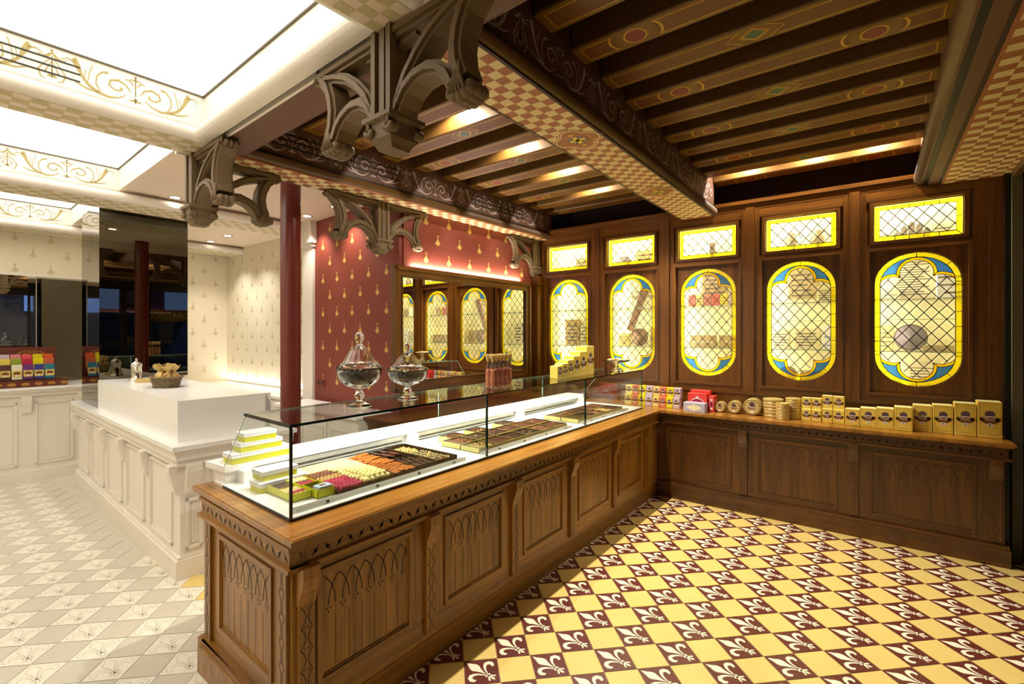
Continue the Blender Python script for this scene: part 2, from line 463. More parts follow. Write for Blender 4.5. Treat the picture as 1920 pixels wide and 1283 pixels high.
# ================================================================ WALLS
YB = 5.12
w = MB(); w.box(-3.9, 1.3, 5.62, 5.70, 0, 3.4, 'dark_upper'); w.box(-3.9, 1.3, 5.50, 5.62, 2.94, 3.4, 'dark_upper'); struct('wall_back', w)
# mirror wall, running away from the camera
UM = .10
w = MB(WM); w.box(UM - .12, UM, 1.81, 4.46, 0, 3.2, 'burgundy')
ermine_field(w, lambda a, b: (UM + .0015, a, b), 1.83, 4.1, .95, 2.84, 'ermine_gold', oa=-.10, ob=-.12)
struct('wall_left', w)
# red wall facing the camera
w = MB(); RA = (-5.20, 3.03); RB = (-3.57, 2.93)
dx, dy = RB[0] - RA[0], RB[1] - RA[1]; RL = math.hypot(dx, dy); rx, ry = dx / RL, dy / RL
RW = lambda a, b, c=0: (RA[0] + rx * a + ry * c, RA[1] + ry * a - rx * c, b)
w.add([RW(0, 0), RW(RL, 0), RW(RL, 2.96), RW(0, 2.96), RW(0, 0, -.1), RW(RL, 0, -.1), RW(RL, 2.96, -.1), RW(0, 2.96, -.1)], [(0, 1, 2, 3), (4, 7, 6, 5), (0, 4, 5, 1), (3, 2, 6, 7), (1, 5, 6, 2), (0, 3, 7, 4)], 'burgundy')
ermine_field(w, lambda a, b: RW(a, b, .0015), .02, RL - .02, .93, 2.96, 'ermine_gold', oa=-.17, ob=-.20)
struct('wall_alcove', w)
# white pier beside it, with a small cornice
w = MB(); w.box(-5.42, -5.20, 3.0, 3.3, 0, 2.96, 'white_paint'); w.box(-5.47, -5.16, 2.95, 3.25, 2.70, 2.95, 'white_paint'); w.box(-5.445, -5.18, 2.975, 3.25, 2.66, 2.70, 'white_paint'); struct('trim_1', w)
# white wallpapered walls
w = MB(); w.box(-8.2, -5.40, 3.26, 3.36, 0, 2.96, 'cream_wall')
ermine_field(w, lambda a, b: (a, 3.2585, b), -8.08, -5.42, .95, 2.9, 'ermine_pale', ob=-.1); struct('wall_rear', w)
w = MB(); w.box(-8.3, -8.15, -1.6, 3.36, 0, 3.3, 'cream_wall')
ermine_field(w, lambda a, b: (-8.1485, a, b), -1.4, 3.24, 1.0, 2.9, 'ermine_pale', ob=-.1); struct('wall_far', w)
# walls behind the camera
w = MB(); w.box(-8.3, 1.3, -1.7, -1.6, 0, 3.3, 'cream_wall'); struct('wall_front', w)
w = MB(); w.box(1.02, 1.12, 4.30, 5.66, 0, 3.3, 'black_trim'); w.box(1.02, 1.12, -1.6, 4.30, 0, .45, 'black_trim'); w.box(1.02, 1.12, -1.6, 4.30, 2.62, 3.3, 'black_trim')
for y0, y1 in ((-1.6, -1.3), (-.1, .1), (1.3, 1.5), (2.70, 2.80), (2.98, 3.24), (4.12, 4.30)): w.box(1.0, 1.14, y0, y1, .45, 2.62, 'black_trim')
w.box(1.0, 1.14, 2.8, 2.98, 2.22, 2.30, 'black_trim'); struct('wall_right', w)
w = MB()
for i, (y0, y1) in enumerate(((-1.3, -.1), (.1, 1.3), (1.5, 2.7), (2.8, 2.98), (3.24, 4.12))):
    w = MB(); w.box(1.06, 1.066, y0, y1, .45, 2.62, 'glass'); struct('window_%d' % (i + 1), w)
# the end of the right-hand wall: dark stiles and a grey-brown pilaster
w = MB(); w.box(.775, .80, 5.04, 5.12, 0, 2.84, 'black_trim'); w.box(.805, .86, 5.0, 5.12, 0, 2.84, 'grey_mullion'); w.box(.865, 1.02, 4.9, 5.12, 0, 2.84, 'black_trim'); struct('trim_2', w)

# ================================================================ CEILINGS AND BEAMS
ZS = 2.84; ZF = 2.95; ZJ = 3.17; ZT = 3.34
c = MB(); c.box(-3.5, 1.3, 1.15, 5.66, ZT, 3.44, 'dark_upper'); struct('ceiling', c)
c = MB(WM); c.box(-4.7, .0, .072, 2.4, ZF, ZF + .05, 'ceiling_cream'); struct('ceiling_flat', c)
c = MB(WM); c.box(-4.9, 5.6, -3.2, .2, 3.36, 3.42, 'ceiling_cream'); c.box(.0, 5.2, .1, .16, ZS + .06, 3.36, 'ceiling_cream'); c.box(2.41, 5.2, -3.0, .1, ZF, 3.0, 'ceiling_cream'); struct('ceiling_pale', c)
# pale coffer beams (run away from the camera)
ZP = 3.15
GB = ((-4.40, -3.90, 2.35), (-2.20, -1.68, 2.35), (0.0, .41, .11), (2.06, 2.41, .11))
for i, (u0, u1, vend) in enumerate(GB):
    b_ = MB(WM); b_.box(u0 + .10, u1 - .10, -3.0, vend, ZS + .01, 3.36, 'white_paint'); b_.box(u0 + .07, u1 - .07, -3.0, vend, ZS, ZS + .02, 'ceiling_cream')
    ve = min(vend, .08)
    for s, uu in ((1, u1 - .10), (-1, u0 + .10)):
        molding(b_, (uu, -3.0), (uu, vend), (s, 0), ZS, ZS + .09, .085, 'white_paint')
        b_.box(uu, uu + s * .008, -3.0, ve, 2.945, 2.955, 'ceiling_cream')
        if s == 1: frieze(b_, lambda a, b, c_: (uu + .0015, a, b), -2.95, ve - .02, 2.965, 3.13, 'scroll_gold', start=ve - .36)
    n = 4
    sz = (u1 - u0 - .15) / n; st = .0655
    L = int((vend + 2.9) / st) * st
    for q in range(int(L / st)):
        for r in range(n):
            if (q + r) % 2 == 0:
                a0 = u0 + .075 + r * sz; v1 = vend - .03 - q * st
                b_.poly([(a0, v1 - st, ZS - .0012), (a0 + sz, v1 - st, ZS - .0012), (a0 + sz, v1, ZS - .0012), (a0, v1, ZS - .0012)], 'gold_check')
    if i == 2:
        for q in range(3): b_.box(u1 - .10, u1 - .096, -1.15, -.52, 3.0 + q * .038, 3.007 + q * .038, 'black')
    o = b_.build('trim_%d' % (10 + i)); o['kind'] = 'structure'
# lit stretched panels in the coffers
for i, (u0, u1) in enumerate(((-4.0, -2.10), (-1.78, .10), (.31, 2.16))):
    c = MB(WM); c.box(u0 - .02, u1 + .02, -2.9, .085, ZP, ZP + .01, 'light_panel')
    p = MB(WM)
    for (a, b_, v0, v1) in ((u0, u0 + .012, -2.9, .07), (u1 - .012, u1, -2.9, .07), (u0, u1, .058, .07)): p.box(a, b_, v0, v1, ZP - .008, ZP, 'grey_mullion')
    t = thing('ceiling_light_panel', ('luminous white ceiling panel in the farthest left coffer', 'luminous white ceiling panel in the middle coffer above the white island', 'large luminous white ceiling panel in the nearest coffer')[i], 'light panel', W((u0 + u1) / 2, -1.4, 3.2), 'luminous coffer panels')
    c.build('diffuser', t); p.build('shadow_gap', t)
    e = MB(WM); e.box(u0, u1, .07 if i == 2 else .0695, .11 if i == 2 else .0718, (ZF + .001 if i < 2 else ZS + .05), ZP, 'white_paint')
    if i == 2: molding(e, (u0, .07), (u1, .07), (0, -1), ZS, ZS + .09, .08, 'white_paint')
    o = e.build('trim_%d' % (20 + i)); o['kind'] = 'structure'
# boundary beam between pale room and oak room
b_ = MB(WM); b_.box(0, 4.9, .115, .30, ZS + .005, ZT, 'beam_brown'); molding(b_, (0, .30), (4.9, .30), (0, 1), ZS + .02, ZS + .09, .05, 'beam_dark'); b_.box(0, 4.9, .10, .115, ZS, ZS + .06, 'white_paint')
bm = b_.build('trim_4'); bm['kind'] = 'structure'
# beam 1 (over the counter aisle) and beam 2 (over the customers' side)
fnW = lambda u: (lambda a, b, c: (u, a, b))
b_ = MB(WM); b_.box(.02, .265, .30, 4.05, ZS + .01, ZT, 'scroll_fascia'); b_.box(.0, .03, .0, 4.0, ZS, ZF + .02, 'white_paint'); b_.box(.005, .285, .12, 4.04, ZS, ZS + .012, 'check_brown')
molding(b_, (.262, .30), (.262, 4.05), (1, 0), ZS + .005, ZS + .085, .035, 'beam_dark'); b_.box(.262, .275, .30, 4.05, ZS + .085, ZS + .097, 'black')
checks(b_, lambda x, y: (x, y, ZS - .0012), .012, .275, .14, 3.98, .0655, 'check_cream')
frieze(b_, fnW(.2665), .32, 4.0, 2.96, 3.15, 'scroll_paint', start=.66)
for (a0, a1) in ((.42, 1.62), (2.55, 3.45)):
    for q in range(3): b_.box(.264, .270, a0, a1, 3.01 + q * .045, 3.019 + q * .045, 'black')
b_.build('trim_5')['kind'] = 'structure'
b_ = MB(); b_.box(-1.60, -1.30, 1.38, 5.10, ZS + .01, ZT, 'scroll_fascia'); b_.box(-1.61, -1.29, 1.20, 5.10, ZS, ZS + .012, 'check_brown')
for s, xx in ((1, -1.30), (-1, -1.60)):
    molding(b_, (xx, 1.30), (xx, 5.10), (s, 0), ZS + .005, ZS + .085, .035, 'beam_dark'); b_.box(xx, xx + s * .012, 1.3, 5.10, ZS + .085, ZS + .097, 'black')
b_.box(-1.302, -1.285, 1.3, 5.09, ZS - .004, ZS + .012, 'groove_shade'); b_.box(-1.615, -1.600, 1.3, 5.09, ZS - .004, ZS + .012, 'beam_dark')
checks(b_, lambda x, y: (x, y, ZS - .0012), -1.60, -1.30, 1.25, 5.08, .06, 'check_cream')
frieze(b_, lambda a, b, c: (-1.2985, a, b), 1.42, 5.08, 2.96, 3.15, 'scroll_paint', start=2.12)
for yc, sc in ((2.57, 1), (3.93, 1)):   # painted shield with gold cross in a quatrefoil
    z = ZS - .003
    def q4(r, mn, zz):
        P = []
        for k in range(4):
            a = 90 * k; cx, cy = r * .62 * math.cos(math.radians(a)), r * .62 * math.sin(math.radians(a))
            P += [(cx + -1.45, cy + yc, zz) if False else (-1.45 + cx + r * .5 * math.cos(math.radians(t)), yc + cy + r * .5 * math.sin(math.radians(t)), zz) for t in range(a - 80, a + 81, 20)]
        b_.poly(P, mn)
    q4(.150, 'check_cream', z); q4(.140, 'check_brown', z - .0006); q4(.132, 'check_cream', z - .0012); q4(.122, 'check_brown', z - .0018)
    b_.poly([(-1.45 + .062 * math.cos(math.radians(t)), yc + .062 * math.sin(math.radians(t)), z - .0024) for t in range(0, 360, 30)], 'emblem_purple')
    for t in range(15, 360, 30): b_.poly([(-1.45 + .052 * math.cos(math.radians(t + d)) , yc + .052 * math.sin(math.radians(t + d)), z - .0028) if k else (-1.45 + .040 * math.cos(math.radians(t)), yc + .040 * math.sin(math.radians(t)), z - .0028) for k, d in enumerate((0, -8, 8))], 'emblem_white')
    for w_, h_ in ((.05, .014), (.014, .05)): b_.box(-1.45 - w_, -1.45 + w_, yc - h_, yc + h_, z - .0034, z - .0028, 'box_lemon')
    for k in range(5): b_.poly([(-1.375, yc - .04 + k * .018, z - .003), (-1.375, yc - .025 + k * .018, z - .003), (-1.352, yc - .032 + k * .018, z - .003)], 'gold_line')
    b_.box(-1.380, -1.374, yc - .042, yc + .052, z - .0034, z - .003, 'roundel_red')
    for yy in (-.085, .085): b_.poly([(-1.45 + .018 * math.cos(math.radians(t)), yc + yy + .018 * math.sin(math.radians(t)), z - .003) for t in range(0, 360, 45)], 'gold_line')
b_.build('trim_6')['kind'] = 'structure'
# right-hand beam with its chequered soffit
b_ = MB(); b_.box(.30, .42, 1.38, 5.12, ZS + .03, ZT, 'beam_brown'); molding(b_, (.30, 1.3), (.30, 5.12), (-1, 0), ZS + .03, ZS + .13, .045, 'beam_dark')
b_.box(.315, .345, 1.3, 5.12, ZS + .02, ZS + .04, 'black'); b_.box(.345, .405, 1.3, 5.12, ZS + .01, ZS + .03, 'beam_brown'); b_.box(.405, .425, 1.3, 5.12, ZS + .005, ZS + .02, 'groove_shade')
b_.box(.425, 1.02, 1.3, 5.12, ZS, ZS + .02, 'check_brown'); checks(b_, lambda x, y: (x, y, ZS - .0012), .44, .90, 1.3, 5.1, .0655, 'check_cream', 1)
b_.box(.80, .84, 1.3, 4.98, ZS - .05, ZS, 'beam_dark')
b_.build('trim_7')['kind'] = 'structure'
# painted joists
def joist(x0, x1, yc, motif, bay, n):
    zt = ZT; h = .0875
    lab = 'painted ceiling joist with %s in the %s bay, %s' % (('red roundels', 'a green lozenge')[motif], ('left', 'right')[bay], n)
    t = thing('ceiling_joist', lab, 'ceiling joist', ((x0 + x1) / 2, yc, ZJ), 'painted ceiling joists')
    b_ = MB(); b_.bbox(x0, x1, yc - h, yc + h, ZJ, zt, 'joist_side', .008); b_.build('timber', t)
    p = MB(); z = ZJ - .001; fn = lambda a, b, c: (a, yc + b, z + c)
    p.poly([(x0, yc - h + .008, z + .0004), (x1, yc - h + .008, z + .0004), (x1, yc + h - .008, z + .0004), (x0, yc + h - .008, z + .0004)], 'joist_face')
    xs = ((x0 + .33, x1 - .31) if motif == 0 else ((x0 + x1) / 2 + .01,))
    segs = []; e = x0 + .045
    for xc in xs: segs.append((e, xc - .105)); e = xc + .105
    segs.append((e, x1 - .045)); hh = h - .030; W_ = .0055
    for k, (a0, a1) in enumerate(segs):
        p.poly([fn(a0, -hh, -.0004), fn(a1, -hh, -.0004), fn(a1, hh, -.0004), fn(a0, hh, -.0004)], 'joist_field')
        for s in (1, -1): p.ribbon([(a0, s * hh), (a1, s * hh)], fn, 'gold_line', -.001, W_)
        for a, first in ((a0, True), (a1, False)):
            inner = (k > 0) if first else (k < len(segs) - 1)
            if not inner: p.ribbon([(a, -hh), (a, hh)], fn, 'gold_line', -.001, W_)
            elif motif == 0:
                d = 1 if first else -1; q = [(a + d * .03 * math.cos(PI * i / 8 - PI / 2) , hh * math.sin(PI * i / 8 - PI / 2)) for i in range(9)]
                p.ribbon([(u_, v_, .007 + .006 * math.cos(PI * i / 8 - PI / 2)) for i, (u_, v_) in enumerate(q)], fn, 'gold_line', -.001)
            else:
                d = 1 if first else -1
                p.ribbon([(a - d * .04, -hh, W_), (a + d * .03, 0, W_), (a - d * .04, hh, W_)] if d > 0 else [(a + .04, -hh, W_), (a - .03, 0, W_), (a + .04, hh, W_)], fn, 'gold_line', -.001)
    for xc in xs:
        if motif == 0:
            p.poly([fn(xc + .060 * math.cos(math.radians(t_)), .060 * math.sin(math.radians(t_)), -.0008) for t_ in range(0, 360, 15)], 'gold_line')
            p.poly([fn(xc + .052 * math.cos(math.radians(t_)), .052 * math.sin(math.radians(t_)), -.0012) for t_ in range(0, 360, 15)], 'roundel_red')
        else:
            for r, mn, dz in ((.072, 'gold_line', -.0008), (.064, 'joist_field', -.001), (.058, 'gold_line', -.0012), (.052, 'lozenge_green', -.0016)):
                p.poly([fn(xc - r, 0, dz), fn(xc, -r * .85, dz), fn(xc + r, 0, dz), fn(xc, r * .85, dz)], mn)
    p.build('painted_underside', t)
ORD = ['nearest the brackets', 'second from the brackets', 'third from the brackets', 'fourth from the brackets', 'fifth from the brackets', 'middle one of the bay', 'fifth from the window wall', 'fourth from the window wall', 'third from the window wall', 'second from the window wall', 'next to the window wall']
for k in range(11):
    yc = 1.605 + k * .354
    off = -3.425 + .029 * (yc - 1.16)
    joist(off, -1.60, yc, k % 2, 0, ORD[k]); joist(-1.30, .31, yc, k % 2, 1, ORD[k])
# ================================================================ CARVED BRACKETS
def leaf_boss(mb, fn, s, z, r, d):
    for i in range(5):
        a = -1.1 + i * .55
        P = fn(s + r * .75 * math.sin(a) , z - r * .2 - r * .5 * math.cos(a * .8), 0)
        for dd in (-d * .6, 0, d * .6):
            Q = fn(s + r * .8 * math.sin(a), z - r * .25 - r * .45 * math.cos(a), dd)
            mb.ball(Q, r * .42, 'stone_brown', 7, 5)
    for i in range(5):
        a = -.5 + i * .25
        for dd in (-d, d): mb.tube([fn(s + r * .15 * a, z + r * 1.1, dd * .9), fn(s + r * .5 * a, z + r * .2, dd * 1.05), fn(s + r * 1.3 * a, z - r * .6, dd * 1.1)], r * .13, 'stone_brown', 5)
def bracket(name_label, base, du, arms, zt=ZS, grp='carved timber brackets'):
    """arms: list of horizontal unit directions; base: post axis (x,y)"""
    t = thing('carved_bracket', name_label, 'bracket', (base[0], base[1], zt), grp)
    mp = lambda D: (lambda s, z, c: (base[0] + D[0] * s - D[1] * c, base[1] + D[1] * s + D[0] * c, zt + z))
    D0 = arms[0]; f = mp(D0)
    p = MB(); H = .062
    sq = lambda h, k: [f(-h, k, -h), f(h, k, -h), f(h, k, h), f(-h, k, h)]
    def block(mb, prof):
        vs = []; fs = []
        for h, z in prof: vs += sq(h, z)
        for i in range(len(prof) - 1):
            for j in range(4): j2 = (j + 1) % 4; fs.append((i * 4 + j, i * 4 + j2, i * 4 + 4 + j2, i * 4 + 4 + j))
        fs += [(3, 2, 1, 0), tuple(len(vs) - 4 + q for q in range(4))]
        mb.add(vs, fs, 'stone_brown')
    block(p, [(H * .8, 0), (H * .8, -.34)])
    for s in (-1, 1):
        for c in (-1, 1): p.ribbon([(s * H * .78, -.0), (s * H * .78, -.35)], f, 'stone_brown', c * H * .55, .026, c * H * 1.06)
    p.ribbon([(0, 0), (0, -.35)], f, 'stone_brown', -H * .95, .03, H * .95)
    p.build('post', t)
    k = MB(); block(k, [(.060, -.335), (.088, -.345), (.088, -.362), (.070, -.372), (.066, -.43), (.050, -.45), (.042, -.468)])
    for sx in (-1, 1):
        for sc in (-1, 1): leaf_boss(k, lambda s, z, c, sx=sx, sc=sc: f(s * .7 + sx * .062, z, c * .5 + sc * .062), 0, -.385, .036, .03)
    k.build('pendant_capital', t)
    for D in arms:
        g = mp(D); a = MB(); w0, w1 = -.042, .042
        for path in ([(.05, -.025, .052), (.50, -.025, .052)],
                     [(x, z, .062) for x, z in ((.475, -.035), (.425, -.085), (.395, -.15), (.385, -.21), (.392, -.27), (.415, -.325))],
                     [(x, z, .054) for x, z in ((.055, -.355), (.075, -.31), (.115, -.265), (.175, -.235), (.24, -.23), (.30, -.25), (.345, -.285), (.375, -.335))],
                     [(x, z, .046) for x, z in ((.445, -.045), (.36, -.065), (.27, -.10), (.19, -.155), (.125, -.22), (.08, -.30))]):
            a.ribbon(path, g, 'stone_brown', w0, None, w1)
            a.ribbon([(x, z, w * .42) for x, z, w in path], g, 'stone_brown', w0 - .014, None, w1 + .014)
        # spandrel web closes the corner between rail, post and rib
        a.ribbon([(.05, -.05, .05), (.16, -.05, .03)], g, 'stone_brown', -.02, None, .02)
        arm = a.build('arm', t)
        l = MB(); leaf_boss(l, g, .408, -.335, .060, .05); l.build('leaf_carving', arm)
        l = MB(); leaf_boss(l, lambda s, z, c: g(s, z, c), .505, -.02, .034, .045); l.build('leaf_carving', arm)
    return t
EX = (math.cos(WA), math.sin(WA)); EY = (-math.sin(WA), math.cos(WA)); neg = lambda v: (-v[0], -v[1])
P_ = W(2.17, .13); bracket('large brown carved bracket hanging at the head of the chequered beam', (P_[0], P_[1]), None, [neg(EX), EX])
P_ = W(.075, .12); bracket('brown carved corner bracket with two arms, above the pale floor', (P_[0], P_[1]), None, [EX, EY])
P_ = W(.075, 1.56); bracket('dark carved double bracket hanging in front of the red wall', (P_[0], P_[1]), None, [neg(EY), EY])
P_ = W(.10, 3.87); bracket('carved half bracket at the window wall end, above the oak pilaster', (P_[0], P_[1]), None, [neg(EY)])
pl = MB(WM); pl.box(.05, .19, 3.85, 3.955, .86, ZS - .46, 'dark_oak_z')
for k in range(3): pl.box(.065 + k * .04, .085 + k * .04, 3.84, 3.85, .95, 2.2, 'dark_oak_z')
pl.box(.04, .20, 3.83, 3.96, 2.26, 2.30, 'dark_oak_z'); solo('pilaster', pl, 'fluted oak pilaster in the corner between mirror wall and stained glass', 'pilaster', W(.1, 3.87))

# ================================================================ LEADED DISPLAY CABINETS
BAYX = [.278 - .829 * (4 - i) for i in range(5)]
HW = .278; OZ0, OZ1 = 1.205, 2.322; TZ0, TZ1 = 2.437, 2.735
OC = (OZ0 + OZ1) / 2; OH = (OZ1 - OZ0) / 2
def stadium(hw, hh, n=14, ry=None):
    """closed outline, counter-clockwise, rounded ends"""
    ry = ry or hw * .90
    P = []
    for i in range(n + 1): a = PI * i / n; P.append((hw * math.cos(a), hh - ry + ry * math.sin(a)))
    for i in range(n + 1): a = PI + PI * i / n; P.append((hw * math.cos(a), -hh + ry + ry * math.sin(a)))
    return P
def ring(mb, A, B, fn, mn, c=0.0):
    n = len(A); vs = [fn(a, b, c) for a, b in A] + [fn(a, b, c) for a, b in B]
    mb.add(vs, [(i, (i + 1) % n, n + (i + 1) % n, n + i) for i in range(n)], mn)
def frame_rect(mb, x0, x1, z0, z1, w, y0, y1, mn_v, mn_h, r=0):
    """picture-frame moulding around an opening (opening = x0..x1,z0..z1)"""
    mb.box(x0 - w, x0, y0, y1, z0 - w, z1 + w, mn_v); mb.box(x1, x1 + w, y0, y1, z0 - w, z1 + w, mn_v)
    mb.box(x0, x1, y0, y1, z0 - w, z0, mn_h); mb.box(x0, x1, y0, y1, z1, z1 + w, mn_h)
# clear field of the oval: centre rect, side lobes, end lobe
IN = HW - .040; C1 = (.150, OH - .300); R1 = .107; C0 = (0, OH - .172); R0 = .108
def inside(x, z):
    x, z = abs(x), abs(z)
    if z < C1[1]: return x < IN
    if math.hypot(x - C1[0], z - C1[1]) < R1 and x < IN: return True
    if math.hypot(x, z - C0[1]) < R0: return True
    return x < .104 and z < C1[1] + .095
def lattice(mb, fn, test, hx, hz, dw, dh, c, wd=.0066):
    n = int((hx * 2 / dw + hz * 2 / dh)) + 3
    for s in (1, -1):
        for k in range(-n, n + 1):
            # line x = k*dw + s*(dw/dh)*z
            seg = None; N = 90
            for i in range(N + 1):
                z = -hz + 2 * hz * i / N; x = k * dw + s * (dw / dh) * z
                ok = abs(x) <= hx and test(x, z)
                if ok:
                    if seg is None: seg = [(x, z), (x, z)]
                    seg[1] = (x, z)
                if (not ok or i == N) and seg:
                    if math.hypot(seg[1][0] - seg[0][0], seg[1][1] - seg[0][1]) > .012: mb.ribbon([(seg[0][0], seg[0][1]), (seg[1][0], seg[1][1])], fn, 'lead', c, wd)
                    seg = None
def cross_cc(c1, r1, c0, r0):
    dx, dy = c0[0] - c1[0], c0[1] - c1[1]; d = math.hypot(dx, dy); a = (r1 * r1 - r0 * r0 + d * d) / (2 * d); h = math.sqrt(max(r1 * r1 - a * a, 0))
    mx, my = c1[0] + a * dx / d, c1[1] + a * dy / d
    p = [(mx + h * dy / d, my - h * dx / d), (mx - h * dy / d, my + h * dx / d)]
    return max(p, key=lambda q: q[0])
def oval_glass(cx, y, door):
    fn = lambda a, b, c: (cx + a, y + c, OC + b)
    g = MB(); N = 14
    S0 = stadium(HW - .001, OH - .001, N); S1 = stadium(IN, OH - .040, N, IN * .90)
    ring(g, S0, S1, fn, 'glass_yellow'); 
    # clear field, built per half
    bw = .021
    cu = cross_cc(C1, R1, C0, R0); cuo = cross_cc(C1, R1 + bw, C0, R0 + bw)
    a1 = math.degrees(math.atan2(cu[1] - C1[1], cu[0] - C1[0])); a1o = math.degrees(math.atan2(cuo[1] - C1[1], cuo[0] - C1[0]))
    a0 = math.degrees(math.atan2(cu[1] - C0[1], cu[0] - C0[0])); a0o = math.degrees(math.atan2(cuo[1] - C0[1], cuo[0] - C0[0]))
    st = math.degrees(math.acos(min(1, (IN - C1[0]) / (R1 + bw))))
    inner1 = arc(C1[0], C1[1], R1, math.degrees(math.acos((IN - C1[0]) / R1)), a1, 8); inner0 = arc(C0[0], C0[1], R0, a0, 90, 10)
    ry = IN * .90; zc = OH - .040 - ry
    def clampS(p):   # keep inside the border's inner outline
        x, z = p
        if z <= zc: return (min(x, IN), z)
        q = math.hypot(x / IN, (z - zc) / ry)
        return (x / q, zc + (z - zc) / q) if q > 1 else p
    outer1 = [clampS(p) for p in arc(C1[0], C1[1], R1 + bw, st, a1o, 8)]; outer0 = [clampS(p) for p in arc(C0[0], C0[1], R0 + bw, a0o, 90, 10)]
    clearp = [(IN, 0)] + inner1 + inner0
    for sx in (1, -1):
        for sz in (1, -1):
            F = lambda a, b, c, sx=sx, sz=sz: fn(sx * a, sz * b, c)
            g.poly([F(a, b, 0) for a, b in [(0, 0)] + clearp], 'glass_cream')
            for I, O in ((inner1, outer1), (inner0, outer0)):
                n = len(I); g.add([F(a, b, 0) for a, b in I] + [F(a, b, 0) for a, b in O], [(i, i + 1, n + i + 1, n + i) for i in range(n - 1)], 'glass_amber')
            # blue spandrel between amber band and border
            e = None; lim = []
            for p in outer0:
                lim.append(p)
                q = math.hypot(p[0] / IN, (p[1] - zc) / ry)
                if q > .985: break
            ang1 = math.atan2((lim[-1][1] - zc) / ry, lim[-1][0] / IN); ang0 = 0 if outer1[0][1] < zc else math.atan2((outer1[0][1] - zc) / ry, outer1[0][0] / IN)
            B = [(IN * math.cos(ang1 + (ang0 - ang1) * i / 8), zc + ry * math.sin(ang1 + (ang0 - ang1) * i / 8)) for i in range(1, 9)]
            g.poly([F(a, b, 0) for a, b in outer1 + lim[1:] + B], 'glass_blue')
    pane = g.build('leaded_glass', door)
    l = MB(); c = -.004; lattice(l, fn, inside, IN, OH - .04, .093, .113, c)
    for S in (S0, S1): l.ribbon(S + [S[0], S[1]], fn, 'lead', c, .006)
    for sx in (1, -1):
        for sz in (1, -1):
            F = lambda a, b, c, sx=sx, sz=sz: fn(sx * a, sz * b, c)
            for P in (inner1, inner0, outer1, outer0): l.ribbon(P, F, 'lead', c, .0055)
            l.ribbon([cu, cuo], F, 'lead', c, .006)
            for i in (3, 7, 11): 
                A, B = S0[i], S1[i]
                l.ribbon([(abs(A[0]), A[1]), (abs(B[0]), B[1])] if i <= 7 else [(abs(A[0]), A[1]), (abs(B[0]), B[1])], F, 'lead', c, .005)
            for z in (.06, .18, .30): l.ribbon([(HW, z), (IN, z)], F, 'lead', c, .005)
    l.ribbon([(-IN, 0), (IN, 0)], fn, 'lead', c + .001, .003)
    l.build('lead_strips', pane)
def rect_glass(cx, y, door):
    hz = (TZ1 - TZ0) / 2; zc = (TZ0 + TZ1) / 2; fn = lambda a, b, c: (cx + a, y + c, zc + b); g = MB(); b_ = .036
    A = [(-HW, -hz), (HW, -hz), (HW, hz), (-HW, hz)]; B = [(-HW + b_, -hz + b_), (HW - b_, -hz + b_), (HW - b_, hz - b_), (-HW + b_, hz - b_)]
    ring(g, A, B, fn, 'glass_yellow'); g.poly([fn(a, b, 0) for a, b in B], 'glass_cream'); pane = g.build('leaded_glass', door)
    l = MB(); c = -.004; lattice(l, fn, lambda x, z: True, HW - b_, hz - b_, .093, .113, c)
    for p, q in zip(A, B): l.ribbon([p, q], fn, 'lead', c, .005)
    l.ribbon(B + [B[0], B[1]], fn, 'lead', c, .006)
    for x in (-.14, -.047, .047, .14):
        for s in (1, -1): l.ribbon([(x, s * hz), (x, s * (hz - b_))], fn, 'lead', c, .005)
    for s in (1, -1): l.ribbon([(s * HW, 0), (s * (HW - b_), 0)], fn, 'lead', c, .005)
    l.build('lead_strips', pane)
